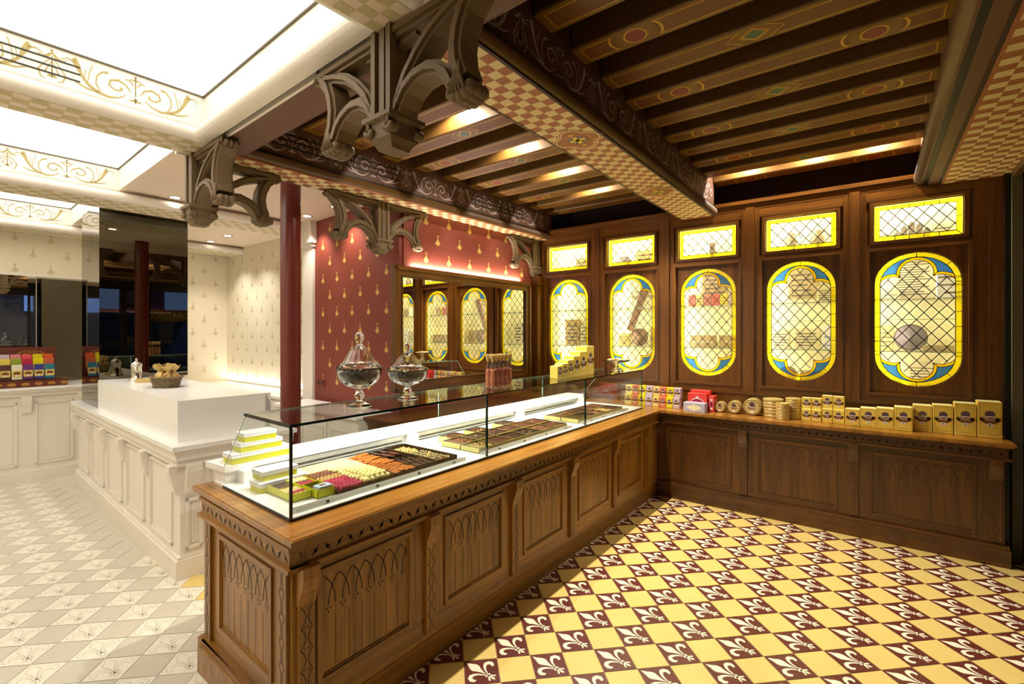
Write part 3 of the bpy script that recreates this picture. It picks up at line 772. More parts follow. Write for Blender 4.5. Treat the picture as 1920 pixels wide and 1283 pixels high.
def cabinet(cx, lab):
    t = thing('display_cabinet', lab, 'display cabinet', (cx, YB, 1.06), 'leaded display cabinets')
    o = MB(); P = .372
    # carcass frame with a raised panel pierced by the oval, transom above
    for s in (1, -1): o.box(cx + s * P, cx + s * (HW + .055), YB - .002, YB + .04, 1.075, 2.86, 'dark_oak_z')
    for z0, z1 in ((1.075, 1.12), (2.375, 2.40), (2.775, 2.86)): o.box(cx - HW - .055, cx + HW + .055, YB - .001, YB + .04, z0, z1, 'dark_oak_x')
    o.build('frame', t)
    d = MB(); F = lambda a, b, c: (cx + a, YB + .022 + c, OC + b); S = stadium(HW, OH, 20)
    X, Z0, Z1 = HW + .055, 1.12 - OC, 2.375 - OC; q = []
    for a, b in S:
        Z = Z1 if b > 0 else -Z0; k = min(X / max(abs(a), 1e-6), Z / max(abs(b), 1e-6)); q.append((a * k, b * k))
    ring(d, S, q, F, 'dark_oak_z')
    for i in range(len(q)):
        p, r = q[i], q[(i + 1) % len(q)]; onx = lambda u: abs(abs(u[0]) - X) < 1e-5
        if onx(p) != onx(r):
            e = p if onx(p) else r; f_ = r if onx(p) else p
            d.poly([F(p[0], p[1], 0), F(e[0], f_[1], 0), F(r[0], r[1], 0)], 'dark_oak_z')
    # reveal around the opening
    n = len(S); d.add([F(a, b, 0) for a, b in S] + [F(a, b, .05) for a, b in S], [(i, (i + 1) % n, n + (i + 1) % n, n + i) for i in range(n)], 'dark_oak_z')
    door = d.build('oval_door', t)
    fr = MB(); frame_rect(fr, cx - X + .024, cx + X - .024, 1.12 + .024, 2.375 - .024, .024, YB - .012, YB + .024, 'dark_oak_z', 'dark_oak_x'); fr.build('moulding', door)
    oval_glass(cx, YB + .050, door)
    d = MB(); d.box(cx - X, cx - HW, YB + .022, YB + .03, 2.40, 2.775, 'dark_oak_z'); d.box(cx + HW, cx + X, YB + .022, YB + .03, 2.40, 2.775, 'dark_oak_z'); d.box(cx - HW, cx + HW, YB + .022, YB + .03, 2.40, TZ0, 'dark_oak_x'); d.box(cx - HW, cx + HW, YB + .022, YB + .03, TZ1, 2.775, 'dark_oak_x')
    tr = d.build('transom_door', t)
    fr = MB(); frame_rect(fr, cx - HW - .006, cx + HW + .006, TZ0 - .006, TZ1 + .006, .026, YB - .012, YB + .024, 'dark_oak_z', 'dark_oak_x'); fr.build('moulding', tr)
    rect_glass(cx, YB + .040, tr)
    i_ = MB(); x0, x1 = cx - .40, cx + .40; y0, y1 = YB + .045, YB + .37
    i_.box(x0, x1, y1, y1 + .02, 1.08, 2.86, 'cabinet_back'); i_.box(x0 - .012, x0, y0, y1, 1.08, 2.86, 'cabinet_back'); i_.box(x1, x1 + .012, y0, y1, 1.08, 2.86, 'cabinet_back')
    i_.box(x0, x1, y0, y1, 1.07, 1.09, 'cabinet_back'); i_.box(x0, x1, y0, y1, 2.86, 2.88, 'cabinet_back')
    i_.build('interior', t)
    for z in (1.49, 1.93, 2.39):
        s = MB(); s.box(x0, x1, y0 + .03, y1, z, z + .008, 'glass_pale'); s.box(x0, x1, y0 + .026, y0 + .03, z, z + .008, 'glass_edge_light'); s.build('glass_shelf', t)
    ls = MB(); ls.box(x0 + .004, x0 + .012, y0 + .01, y0 + .022, 1.12, 2.84, 'led_strip'); ls.box(x1 - .012, x1 - .004, y0 + .01, y0 + .022, 1.12, 2.84, 'led_strip'); ls.build('light_strip', t)
    return t
WHICH = ['nearest the mirror wall', 'second from the mirror wall', 'middle one of five', 'second from the street end', 'nearest the street end']
for i, cx in enumerate(BAYX): cabinet(cx, 'oak door with leaded oval of yellow and blue glass, %s' % WHICH[i])
# flat infill of the oval doors' corners + the oak panelling that carries the cabinets
pn = MB()
xs = [-3.50] + [x for cx in BAYX for x in (cx - .372, cx + .372)] + [.775]
for k in range(0, len(xs), 2): pn.box(xs[k], xs[k + 1], YB - .001, YB + .04, .875, 2.94, 'dark_oak_z')
for k in range(0, len(xs), 2):
    xm = (xs[k] + xs[k + 1]) / 2
    if k > 0 and k < len(xs) - 2: pn.box(xm - .036, xm + .036, YB - .020, YB, 1.05, 2.88, 'dark_oak_z')
pn.box(-3.5, .775, YB - .003, YB + .04, 2.86, 2.94, 'dark_oak_x'); pn.box(-3.5, .775, YB - .02, YB + .40, 2.92, 2.955, 'dark_oak_x'); pn.box(-3.5, .775, YB - .003, YB + .04, .875, 1.05, 'dark_oak_x'); pn.box(-3.5, .775, YB - .018, YB, 1.05, 1.075, 'dark_oak_x')
pn.box(.70, .775, YB - .015, YB, .875, 2.92, 'dark_oak_z')
solo('wall_panelling', pn, 'dark oak wall panelling framing the row of leaded glass doors', 'panelling', (-1.38, YB, .875))
# ================================================================ THE OAK COUNTERS
ZW = .875
CX0, CX1, CY0, CY1 = -2.73, -1.715, .905, 4.71   # worktop outline of the long counter
def dart_frieze(mb, a0, a1, z0, z1, fn, mn='groove_shade', step=.052):
    """running zigzag of little flat darts, dark brown for the shade of carving"""
    n = int((a1 - a0) / step); st = (a1 - a0) / n; zc = (z0 + z1) / 2; h = (z1 - z0) * .36
    for i in range(n):
        c = a0 + (i + .5) * st; s = 1 if i % 2 else -1
        mb.poly([fn(c - .018, zc - s * h, 0), fn(c + .003, zc - .004 * s - s * .002, 0), fn(c + .018, zc + s * h, 0), fn(c - .003, zc + .004 * s + s * .002, 0)], mn)
        mb.poly([fn(c - .009, zc + s * .005, 0), fn(c, zc - .009, 0), fn(c + .009, zc - s * .005, 0), fn(c, zc + .009, 0)], mn)
def gothic(mb, a0, a1, z1, fn, drop=.20, n=7, mn='groove_shade'):
    """interlaced pointed arches in flat dark lines, painted as shaded grooves, along a panel top"""
    st = (a1 - a0) / n; w = .0052
    for i in range(-1, n):
        x0 = a0 + (i + .5) * st; x1 = x0 + 1.5 * st; xm = (x0 + x1) / 2
        L = [(x0 + 2 * (xm - x0) * (1 - math.cos(PI / 3 * k / 6)), z1 - drop * .70 + drop * .60 * math.sin(PI / 3 * k / 6) / .866) for k in range(7)]
        Rr = [(2 * xm - p[0], p[1]) for p in L]
        for P in (L, Rr):
            Q = [p for p in P if a0 + .004 < p[0] < a1 - .004]
            if len(Q) > 1: mb.ribbon(Q, fn, mn, 0, w)
        if a0 + .02 < x0 < a1 - .02:
            for dx, dz in ((-.006, 0), (.006, 0), (0, -.010)):
                mb.poly([fn(x0 + dx * 1.5 + .0055 * math.cos(t), z1 - drop * .76 + dz * 1.5 + .0055 * math.sin(t), 0) for t in (0, 1.57, 3.14, 4.71)], mn)
    for i in range(1, n):
        x = a0 + i * st * 1.0
        mb.ribbon([(x, z1 - drop * .95), (x, z1 - drop * 2.0)], fn, mn, 0, .0022)
def panel(parent, fn, a0, a1, z0, z1, mv, mh, n=7, lab=None):
    """framed panel: fn(a, z, out) -> xyz ; out is towards the viewer"""
    p = MB(); w = .022
    def bx(mb, A0, A1, Z0, Z1, o0, o1, mn):
        vs = [fn(a, z, o) for o in (o0, o1) for a, z in ((A0, Z0), (A1, Z0), (A1, Z1), (A0, Z1))]
        mb.add(vs, [(0, 1, 2, 3), (7, 6, 5, 4), (0, 4, 5, 1), (1, 5, 6, 2), (2, 6, 7, 3), (3, 7, 4, 0)], mn)
    bx(p, a0, a1, z0, z1, -.006, -.002, mv)
    gothic(p, a0 + w, a1 - w, z1 - w, lambda a, z, c: fn(a, z, -.0012), n=n) if n else None
    pan = p.build('panel', parent)
    m_ = MB()
    for (A0, A1, Z0, Z1, mn) in ((a0, a0 + w, z0, z1, mv), (a1 - w, a1, z0, z1, mv), (a0 + w, a1 - w, z0, z0 + w, mh), (a0 + w, a1 - w, z1 - w, z1, mh)):
        bx(m_, A0, A1, Z0, Z1, -.004, .009, mn)
    for (A0, A1, Z0, Z1, mn) in ((a0 + w, a0 + w + .008, z0 + w, z1 - w, mv), (a1 - w - .008, a1 - w, z0 + w, z1 - w, mv), (a0 + w, a1 - w, z0 + w, z0 + w + .008, mh), (a0 + w, a1 - w, z1 - w - .008, z1 - w, mh)):
        bx(m_, A0, A1, Z0, Z1, -.004, .003, mn)
    m_.build('moulding', pan)
    return bx
def corbel(parent, fn, ac, mn, mc, zt=.755, carve=True):
    """bracket-shaped corbel over a strip pilaster"""
    c = MB(); hw = .036
    prof = [(-.005, 0), (.055, 0), (.055, -.045), (.050, -.07), (.040, -.095), (.030, -.115), (.026, -.135), (.022, -.15), (-.005, -.15)]
    vs = [fn(ac + s * hw, zt + z, o) for s in (-1, 1) for o, z in prof]; n = len(prof)
    c.add(vs, [tuple(range(n)), tuple(range(2 * n - 1, n - 1, -1))] + [(i, n + i, n + (i + 1) % n, (i + 1) % n) for i in range(n)], mn)
    c.build('corbel', parent)
    p = MB(); h2 = .032
    vs = [fn(a, z, o) for o in (-.004, .018) for a, z in ((ac - h2, .17), (ac + h2, .17), (ac + h2, zt - .15), (ac - h2, zt - .15))]
    p.add(vs, [(0, 1, 2, 3), (7, 6, 5, 4), (0, 4, 5, 1), (1, 5, 6, 2), (2, 6, 7, 3), (3, 7, 4, 0)], mn)
    if carve:  # flat dark lines painted as the shaded grooves of carved ornament
        k = 5; st = (zt - .15 - .19) / k
        for i in range(k):
            z = .18 + i * st; g = lambda a, b, c: fn(a, b, .0186)
            for s in (1, -1):
                p.ribbon([(ac + s * .024, z), (ac + s * .010, z + st * .22), (ac + s * .004, z + st * .5), (ac + s * .010, z + st * .78), (ac + s * .024, z + st)], g, 'groove_shade', 0, .0042)
                p.ribbon([(ac, z + st * .04), (ac + s * .012, z + st * .0)], g, 'groove_shade', 0, .003)
    p.build('pilaster_strip', parent)
# ---- long counter
t = thing('display_counter', 'long oak shop counter with carved frieze and arched panels under the glass case', 'counter', (-2.2, 2.8, 0))
b_ = MB(); b_.box(-2.62, -1.775, .975, 4.80, .12, .84, 'oak_z'); b_.build('carcass', t)
fF = lambda a, z, o=0: (-1.765 + o, a, z)          # front faces +x
f = MB()
for (z0, z1, x1, mn) in ((.0, .125, -1.795 + .02, 'oak_y'), (.125, .15, -1.785 + .012, 'oak_y')): f.box(-2.62, x1, .93, 4.79, z0, z1, mn)
f.box(-2.62, -1.78, .915, 4.78, .0, .13, 'oak_y'); f.build('plinth', t)
f = MB(); f.box(-1.80, -1.765, .96, 4.76, .15, .245, 'oak_y'); f.box(-1.80, -1.765, .96, 4.76, .705, .76, 'oak_y')
YP = [(1.035, 1.525), (1.74, 2.225), (2.435, 2.92), (3.135, 3.655), (3.835, 4.34)]
ys = [.945] + [v for p in YP for v in p] + [4.76]
for k in range(0, len(ys), 2): f.box(-1.80, -1.765, ys[k], ys[k + 1], .245, .705, 'oak_z')
f.build('frame', t)
for k, (a, b__) in enumerate(YP): panel(t, fF, a, b__, .245, .705, 'oak_z', 'oak_y')
for ac in (.985, 1.635, 2.332, 3.030, 3.748, 4.44): corbel(t, fF, ac, 'oak_z', None)
f = MB(); f.box(-1.80, -1.745, .925, 4.755, .762, .832, 'oak_y'); f.box(-1.80, -1.728, .915, 4.745, .748, .764, 'oak_y'); f.box(-1.80, -1.735, .918, 4.745, .828, .843, 'oak_y')
dart_frieze(f, .94, 4.72, .768, .826, lambda a, z, c: (-1.7442, a, z)); f.build('frieze', t)
# end face, turned slightly with the pale room
EM = Matrix.Translation(Vector((-1.765, .935, 0))) @ Matrix.Rotation(WA, 4, 'Z')
fE = lambda a, z, o=0: tuple(EM @ Vector((-a, -o, z)))     # a runs from the front corner towards the staff side
f = MB(EM); f.box(-.86, 0, 0, .05, .15, .245, 'oak_x'); f.box(-.86, 0, 0, .05, .705, .76, 'oak_x'); 
for a, b__ in ((0, .155), (.705, .86)): f.box(-b__, -a, 0, .05, .245, .705, 'oak_z')
f.build('end_frame', t)
panel(t, fE, .155, .705, .245, .705, 'oak_z', 'oak_x')
for ac in (.055, .82):
    f = MB(EM); f.box(-ac - .035, -ac + .035, -.014, 0, .15, .755, 'oak_z')
    for i in range(6):
        z = .17 + i * .095; g = lambda a, b, c: (-a, -.0146, b)
        for s in (1, -1): f.ribbon([(ac + s * .022, z), (ac + s * .006, z + .024), (ac + s * .004, z + .048), (ac + s * .006, z + .072), (ac + s * .022, z + .095)], g, 'groove_shade', 0, .0036)
        f.ribbon([(ac, z + .01), (ac, z + .02)], g, 'groove_shade', 0, .006)
    f.build('end_pilaster', t)
f = MB(EM); f.box(-.88, .02, -.02, .05, .762, .832, 'oak_x'); f.box(-.895, .036, -.034, .05, .748, .764, 'oak_x'); f.box(-.885, .03, -.028, .05, .828, .843, 'oak_x')
dart_frieze(f, -.87, .02, .768, .826, lambda a, z, c: (a, -.0206, z)); f.build('end_frieze', t)
f = MB(EM); f.box(-.895, .0, -.03, .05, 0, .15, 'oak_x'); f.box(-.885, .0, -.02, .05, .125, .16, 'oak_x'); f.build('end_plinth', t)
# ---- wing under the stained-glass wall
t = thing('wall_counter', 'dark oak base cabinet with carved frieze under the stained-glass wall', 'counter', (-.5, 4.9, 0))
b_ = MB(); b_.box(-1.76, .72, 4.795, 5.10, .12, .84, 'walnut_z'); b_.build('carcass', t)
fB = lambda a, z, o=0: (a, 4.785 - o, z)
f = MB(); f.box(-1.775, .76, 4.748, 5.1, 0, .125, 'walnut_x'); f.box(-1.775, .755, 4.758, 5.1, .125, .150, 'walnut_x'); f.build('plinth', t)
f = MB(); f.box(-1.765, .735, 4.785, 4.80, .15, .19, 'walnut_x'); f.box(-1.765, .735, 4.785, 4.80, .70, .76, 'walnut_x')
XP = [(-1.665, -1.064), (-.853, -.246), (-.036, .585)]
xs = [-1.765] + [v for p in XP for v in p] + [.735]
for k in range(0, len(xs), 2): f.box(xs[k], xs[k + 1], 4.785, 4.80, .19, .70, 'walnut_z')
f.build('frame', t)
for a, b__ in XP: panel(t, fB, a, b__, .19, .70, 'walnut_z', 'walnut_x', n=8)
for ac in (-1.725, -.960, -.140, .685): corbel(t, fB, ac, 'walnut_z', None, carve=ac > -1.5)
f = MB(); f.box(-1.745, .748, 4.765, 4.80, .762, .832, 'walnut_x'); f.box(-1.728, .765, 4.748, 4.80, .748, .764, 'walnut_x'); f.box(-1.735, .755, 4.755, 4.80, .828, .843, 'walnut_x')
dart_frieze(f, -1.73, .74, .768, .826, lambda a, z, c: (a, 4.7642, z)); f.build('frieze', t)
# ---- the worktop: one L-shaped board with a moulded edge
wt = MB()
L = [W2 for W2 in ((-2.765, .94), (-1.715, .905), (-1.715, 4.705), (.785, 4.725), (.785, 5.118), (-2.70, 5.118))]
L2 = [(-2.75, .955), (-1.735, .922), (-1.735, 4.725), (.77, 4.745), (.77, 5.118), (-2.70, 5.118)]
wt.prism(L2, .842, .852, XY(0), 'worktop_y')
wt.prism(L, .852, .872, XY(0), 'worktop_y'); wt.prism([(-2.755, .95), (-1.722, .913), (-1.722, 4.712), (.78, 4.732), (.78, 5.118), (-2.70, 5.118)], .872, .8755, XY(0), 'worktop_y')
def groove(P, w=.003):
    wt.ribbon([(a, b) for a, b in P], lambda a, b, c: (a, b, .8758), 'groove_shade', 0, w)
groove([(-2.72, .995), (-1.765, .962), (-1.765, 4.755), (.74, 4.775)])
solo('worktop', wt, 'polished golden oak worktop running round the corner under boxes and glass case', 'worktop', (-1.9, 2.9, .85))

# ================================================================ GLASS DISPLAY CASE
GZ0, GZ1 = .880, 1.265; GX = -1.905; GT = -2.335; GB_ = -2.595
GY0, GY1, GY2, GY3 = 1.005, 2.250, 3.510, 4.72
case = thing('glass_display_case', 'long frameless glass case with green edges on the counter', 'display case', (-2.2, 2.8, ZW))
gx = .008
def ye(x): return GY0 - .029 * (x - GX)        # end face follows the skewed end
d = MB()   # lit base tray
d.prism([(GB_ - .12, ye(GB_)), (GX + .002, ye(GX)), (GX + .002, GY3), (GB_ - .12, GY3)], ZW, .888, XY(0), 'white_solid'); d.build('deck', case)
d = MB(); d.box(GX, GX + .006, GY0, GY3, ZW, .884, 'black_trim'); d.ribbon([(GB_ - .0, ye(GB_) - .004), (GX, GY0 - .004)], lambda a, b, c: (a, b, .880 + c), 'black_trim', -.004, .006, .006); d.build('seal', case)
for k, (a, b__) in enumerate(((GY0, GY1), (GY1, GY2 - .0025), (GY2, GY3))):
    p = MB(); p.box(GX - gx, GX, a + .003, b__ - .003, GZ0, GZ1, 'glass'); q = p.build('front_pane', case)
    for y in ((a + .003, a + .0065), (b__ - .0065, b__ - .003)): e = MB(); e.box(GX - gx - .001, GX + .001, y[0], y[1], GZ0, GZ1, 'glass_edge'); e.build('ground_edge', q)
e = MB(); e.box(GX - .004, GX + .003, GY0 - .006, GY0 + .004, GZ0, GZ1, 'black_trim'); e.build('corner_post', case, label='black corner seal of the case')
p = MB(); p.prism([(GT, ye(GT)), (GX + .006, GY0 - .004), (GX + .006, GY3), (GT, GY3)], GZ1, GZ1 + .010, XY(0), 'glass'); tp = p.build('top_pane', case)
e = MB(); e.box(GX + .0055, GX + .0075, GY0 - .004, GY3, GZ1 - .0005, GZ1 + .0105, 'glass_edge'); e.ribbon([(GT, ye(GT) - .004), (GX + .006, GY0 - .006)], lambda a, b, c: (a, b, GZ1 + c), 'black_trim', -.004, .004, .011)
e.box(GT - .001, GT, GY0, GY3, GZ1, GZ1 + .010, 'glass_edge_light'); e.build('ground_edge', tp)
for nm, yy, lab in (('end_pane', None, 'slanted glass end by the lime boxes'), ('divider', GY1, None), ('divider', GY2, None), ('end_pane', GY3 - .01, 'far glass end')):
    p = MB(); P = [(GB_, GZ0), (GX - gx, GZ0), (GX - gx, GZ1), (GT, GZ1), (GB_, .978)] if nm == 'end_pane' else [(GT, .889), (GX - gx, .889), (GX - gx, GZ1), (GT, GZ1), (GT, .978)]
    y = lambda x: (ye(x) if yy is None else yy)
    vs = [(x, y(x), z) for x, z in P] + [(x, y(x) + .007, z) for x, z in P]; n = 5
    p.add(vs, [(4, 3, 2, 1, 0), (5, 6, 7, 8, 9)] + [(i, (i + 1) % n, n + (i + 1) % n, n + i) for i in range(n)], 'glass_pale')
    q = p.build(nm, case, label=lab)
    e = MB(); e.tube([(GT, y(GT), GZ1), (GB_ if nm == 'end_pane' else GT, y(GB_), .978 if nm == 'end_pane' else .89)], .0022, 'glass_edge_light', 4); e.build('ground_edge', q)
# white service ledge behind the case
lg = thing('service_ledge', 'white ledge along the staff side of the glass case', 'ledge', (-2.68, 2.8, ZW))
p = MB(); p.prism([(-2.785, ye(-2.785) - .02), (-2.585, ye(-2.585) - .0), (-2.555, 4.66), (-2.76, 4.66)], .950, .980, XY(0), 'white_solid'); p.build('shelf', lg)
p = MB(); p.prism([(-2.715, ye(-2.7) + .002), (-2.61, ye(-2.6) + .010), (-2.61, 4.64), (-2.715, 4.64)], ZW, .950, XY(0), 'white_solid')
for y in (1.12, 2.22, 3.48, 4.60): p.box(-2.61, -2.53, y - .03, y + .03, .888, .950, 'white_solid')
p.build('back_panel', lg)
for k, (a, b__) in enumerate(((1.18, 2.16), (2.28, 3.42), (3.54, 4.54))):
    p = MB(); p.box(-2.600, -2.585, a, b__, .918, .944, 'steel'); p.box(-2.60, -2.57, a, b__, .898, .904, 'steel'); p.box(-2.605, -2.60, a, b__, .890, .948, 'steel'); q = p.build('drawer_rail', lg, label='brushed steel rail')
# aluminium profile along the front of the trays
for k, (a, b__) in enumerate(((1.045, 2.10), (2.27, 3.36), (3.54, 4.46))):
    p = MB(); xx = -1.945
    p.box(xx - .036, xx, a, b__, .888, .896, 'steel'); p.box(xx - .010, xx, a, b__, .896, .906, 'steel'); p.box(xx - .022, xx - .016, a, b__, .896, .904, 'steel'); p.box(xx - .036, xx - .031, a, b__, .896, .902, 'steel')
    r = p.build('tray_rail', off=Vector((xx, a, .888))); r.location = (xx, a, .888); r['label'] = ('slim aluminium rail in front of the pink macaron tray', 'slim aluminium rail in front of the middle chocolate trays', 'slim aluminium rail in front of the far chocolate trays')[k]; r['category'] = 'rail'; r['group'] = 'aluminium rails in the glass case'
    for q in range(4): s = MB(); yq = a + .15 + q * (b__ - a - .25) / 3; s.box(xx, xx + .004, yq - .006, yq + .006, .894, .903, 'dark_metal'); s.build('bracket_clip', r, off=Vector((xx, a, .888)))
# ================================================================ LIGHTS
def area(name, loc, rot, sx, sy, power, col=(1, .93, .82), spread=PI):
    l = bpy.data.lights.new(name, 'AREA'); l.shape = 'RECTANGLE'; l.size = sx; l.size_y = sy; l.energy = power; l.color = col; l.spread = spread
    o = bpy.data.objects.new(name, l); COL.objects.link(o); o.location = loc; o.rotation_euler = rot; return o
def spot(name, loc, tgt, power, ang=70, blend=.5, r=.03, col=(1, .87, .66)):
    l = bpy.data.lights.new(name, 'SPOT'); l.energy = power; l.spot_size = math.radians(ang); l.spot_blend = blend; l.shadow_soft_size = r; l.color = col
    o = bpy.data.objects.new(name, l); COL.objects.link(o); o.location = loc
    o.rotation_euler = (Vector(tgt) - Vector(loc)).to_track_quat('-Z', 'Y').to_euler(); return o
# ================================================================ WALL MIRROR, SIDE CABINETS
FW_ = lambda u, v, z: W(u, v, z)
mz0, mz1 = 1.10, 2.275; mv0, mv1 = 1.66, 3.75
t = thing('wall_mirror', 'wide oak-framed mirror reflecting the leaded windows, lit along its top', 'mirror', W(UM, 2.7, mz0))
p = MB(WM); p.box(UM + .03, UM + .034, mv0 + .09, mv1 - .09, mz0 + .09, mz1 - .09, 'mirror'); p.build('mirror_glass', t)
p = MB(WM)
for (v0, v1, z0, z1, mn) in ((mv0, mv0 + .10, mz0, mz1, 'dark_oak_z'), (mv1 - .10, mv1, mz0, mz1, 'dark_oak_z'), (mv0 + .1, mv1 - .1, mz0, mz0 + .10, 'dark_oak_y'), (mv0 + .1, mv1 - .1, mz1 - .10, mz1, 'dark_oak_y')):
    p.box(UM, UM + .05, v0, v1, z0, z1, mn)
e1 = .03
for (v0, v1, z0, z1, mn) in ((mv0, mv0 + .035, mz0, mz1, 'dark_oak_z'), (mv1 - .035, mv1, mz0, mz1, 'dark_oak_z'), (mv0, mv1, mz0, mz0 + .035, 'walnut_y'), (mv0, mv1, mz1 - .035, mz1, 'dark_oak_y')):
    p.box(UM + .05, UM + .066, v0, v1, z0, z1, mn)
for (v0, v1, z0, z1) in ((mv0 + .085, mv0 + .10, mz0 + .085, mz1 - .085), (mv1 - .10, mv1 - .085, mz0 + .085, mz1 - .085), (mv0 + .085, mv1 - .085, mz0 + .085, mz0 + .10), (mv0 + .085, mv1 - .085, mz1 - .10, mz1 - .085)):
    p.box(UM + .045, UM + .056, v0, v1, z0, z1, 'walnut_y')
p.build('frame', t)
p = MB(WM); p.box(UM + .012, UM + .028, mv0 + .18, mv1 - .12, mz1 + .001, mz1 + .006, 'led_strip'); p.build('light_strip', t)
# oak back counter below the mirror
t = thing('back_counter', 'oak back counter with moulded edge below the mirror', 'counter', W(.3, 2.9, 0))
p = MB(WM); p.box(UM, .50, 1.42, 3.96, .0, .86, 'walnut_z'); p.build('carcass', t)
p = MB(WM); p.box(UM, .55, 1.37, 3.96, .885, .915, 'walnut_y'); p.box(UM, .53, 1.39, 3.96, .865, .885, 'walnut_y'); p.box(UM, .515, 1.405, 3.96, .84, .865, 'walnut_y'); p.build('top', t)
# white low cupboards along the alcove and rear wall
def cupboard(nm, lab, x0, x1, yf, yb, z1, M=None, nd=3, top=.03, cat='cupboard'):
    c = ((x0 + x1) / 2, (yf + yb) / 2, 0); c = tuple((M @ Vector(c))) if M else c
    t = thing(nm, lab, cat, c)
    p = MB(M); p.box(x0, x1, yf, yb, 0, z1 - .035, 'white_paint'); p.build('carcass', t)
    p = MB(M); p.box(x0 - .0, x1, yf - .035, yb, z1 - .03, z1, 'white_solid'); p.build('top', t)
    w = (x1 - x0) / nd
    for i in range(nd):
        p = MB(M); a, b = x0 + i * w + .006, x0 + (i + 1) * w - .006; p.box(a, b, yf - .016, yf, .10, z1 - .06, 'white_paint'); frame_rect(p, a + .07, b - .07, .2, z1 - .16, .014, yf - .022, yf - .016, 'white_paint', 'white_paint'); p.build('door', t)
    return t
cupboard('alcove_cupboard', 'white panelled cupboard against the red wall behind the column', -5.16, -3.66, 2.56, 2.92, .90, None, 3)
cupboard('rear_cupboard', 'long low white cupboard along the pale wallpapered rear wall', -8.14, -5.46, 2.82, 3.25, .90, None, 5)
p = MB(); p.box(-5.19, -5.18, 0, .01, 0, .01, 'white_paint')
# red column
c = MB(); n = 28
c.lathe([(.086, .06), (.080, .10), (.080, ZF - .03), (.080, ZF)], (-3.93, 2.07, 0), 'column_red', 28); c.lathe([(.11, 0), (.11, .04), (.10, .06), (.086, .08)], (-3.93, 2.07, 0), 'column_red', 28)
solo('iron_column', c, 'round dark red column rising behind the glass case', 'column', (-3.93, 2.07, 0))
# sockets on the red wall
s = MB(); a0 = .15
so = RW(a0, 1.085, .01); t = thing('power_socket', 'double dark red wall socket low on the red wall', 'socket', so)
p = MB(); 
vs = [RW(a, z, c) for c in (.001, .010) for a, z in ((a0 - .09, 1.035), (a0 + .09, 1.035), (a0 + .09, 1.125), (a0 - .09, 1.125))]
p.add(vs, [(3, 2, 1, 0), (4, 5, 6, 7), (0, 1, 5, 4), (1, 2, 6, 5), (2, 3, 7, 6), (3, 0, 4, 7)], 'socket_red'); p.build('plate', t)
for k in (-.045, .045):
    p = MB(); p.poly([RW(a0 + k + .026 * math.cos(math.radians(q)), 1.08 + .026 * math.sin(math.radians(q)), .0105) for q in range(0, 360, 20)], 'black'); p.build('outlet', t)
# downlights
for i, (x, y, z, nm) in enumerate(((-5.32, 1.67, ZF, 'second from the corner bracket'), (-4.70, 1.62, ZF, 'touching the corner bracket'), (-6.85, 2.75, ZF, 'in front of the rear wall corner'), (-5.0, 2.82, ZF, 'just right of the red column'), (-4.40, 2.79, ZF, 'beside the double bracket'), (-7.48, 2.78, ZF, 'nearest the dark mirror pillar'))):
    t = thing('downlight', 'recessed round ceiling spotlight in the pale ceiling, %s' % nm, 'ceiling light', (x, y, z), 'recessed spotlights in the pale ceiling')
    p = MB(); p.lathe([(.040, -.001), (.055, -.006), (.058, -.001)], (x, y, z), 'steel', 20); p.build('rim', t)
    p = MB(); p.lathe([(.0001, -.004), (.040, -.004)], (x, y, z), 'lamp_glow', 20); p.build('lamp', t)
SPOTS = []
for j, k in enumerate((2, 4, 6, 8)):
    yc = 1.605 + k * .354 + .177
    SPOTS.append((-2.43, yc, 3.332, 'in the left bay, %s' % ('first', 'second', 'third', 'fourth')[j] + ' joist gap from the brackets'))
for x, nm in ((-.97, 'by the chequered beam'), (-.43, 'middle one'), (.02, 'nearest the street')): SPOTS.append((x, 1.605 + 9 * .354 + .177, 3.332, 'above the leaded windows, ' + nm))
for x, y, z, nm in SPOTS:
    t = thing('joist_spotlight', 'small halogen spotlight between painted joists %s' % nm, 'ceiling light', (x, y, z), 'spotlights between the joists')
    p = MB(); p.lathe([(.032, -.002), (.034, -.008), (.040, -.008), (.040, .004)], (x, y, z), 'chrome', 16); p.build('housing', t)
    p = MB(); p.lathe([(.0001, -.004), (.030, -.004)], (x, y, z), 'lamp_glow', 16); p.build('lamp', t)

# ================================================================ PALE SIDE: ISLAND, PLINTH BOX, MIRROR PILLAR, END CABINET
t = thing('island_counter', 'white panelled island counter with cream top and corbels', 'counter', W(-1.7, .4, 0))
p = MB(WM); p.box(-3.30, 0, .03, .78, .12, .87, 'white_paint'); p.build('carcass', t)
p = MB(WM); p.box(-3.34, .06, -.03, .80, .87, .90, 'white_solid'); p.build('top', t)
p = MB(WM)
for k, (o, z0, z1) in enumerate(((.045, .845, .870), (.035, .80, .845), (.02, .775, .80), (.03, .762, .775))): p.box(-3.32 - o + .02, o,   .03 - o, .78, z0, z1, 'white_paint')
p.build('cornice', t)
p = MB(WM); p.box(-3.32, .02, .0, .79, 0, .13, 'white_paint'); p.box(-3.31, .01, .012, .785, .13, .15, 'white_paint'); p.build('plinth', t)
fI = lambda a, z, o=0: W(a, .03 - o, z); fR = lambda a, z, o=0: W(o, a, z)
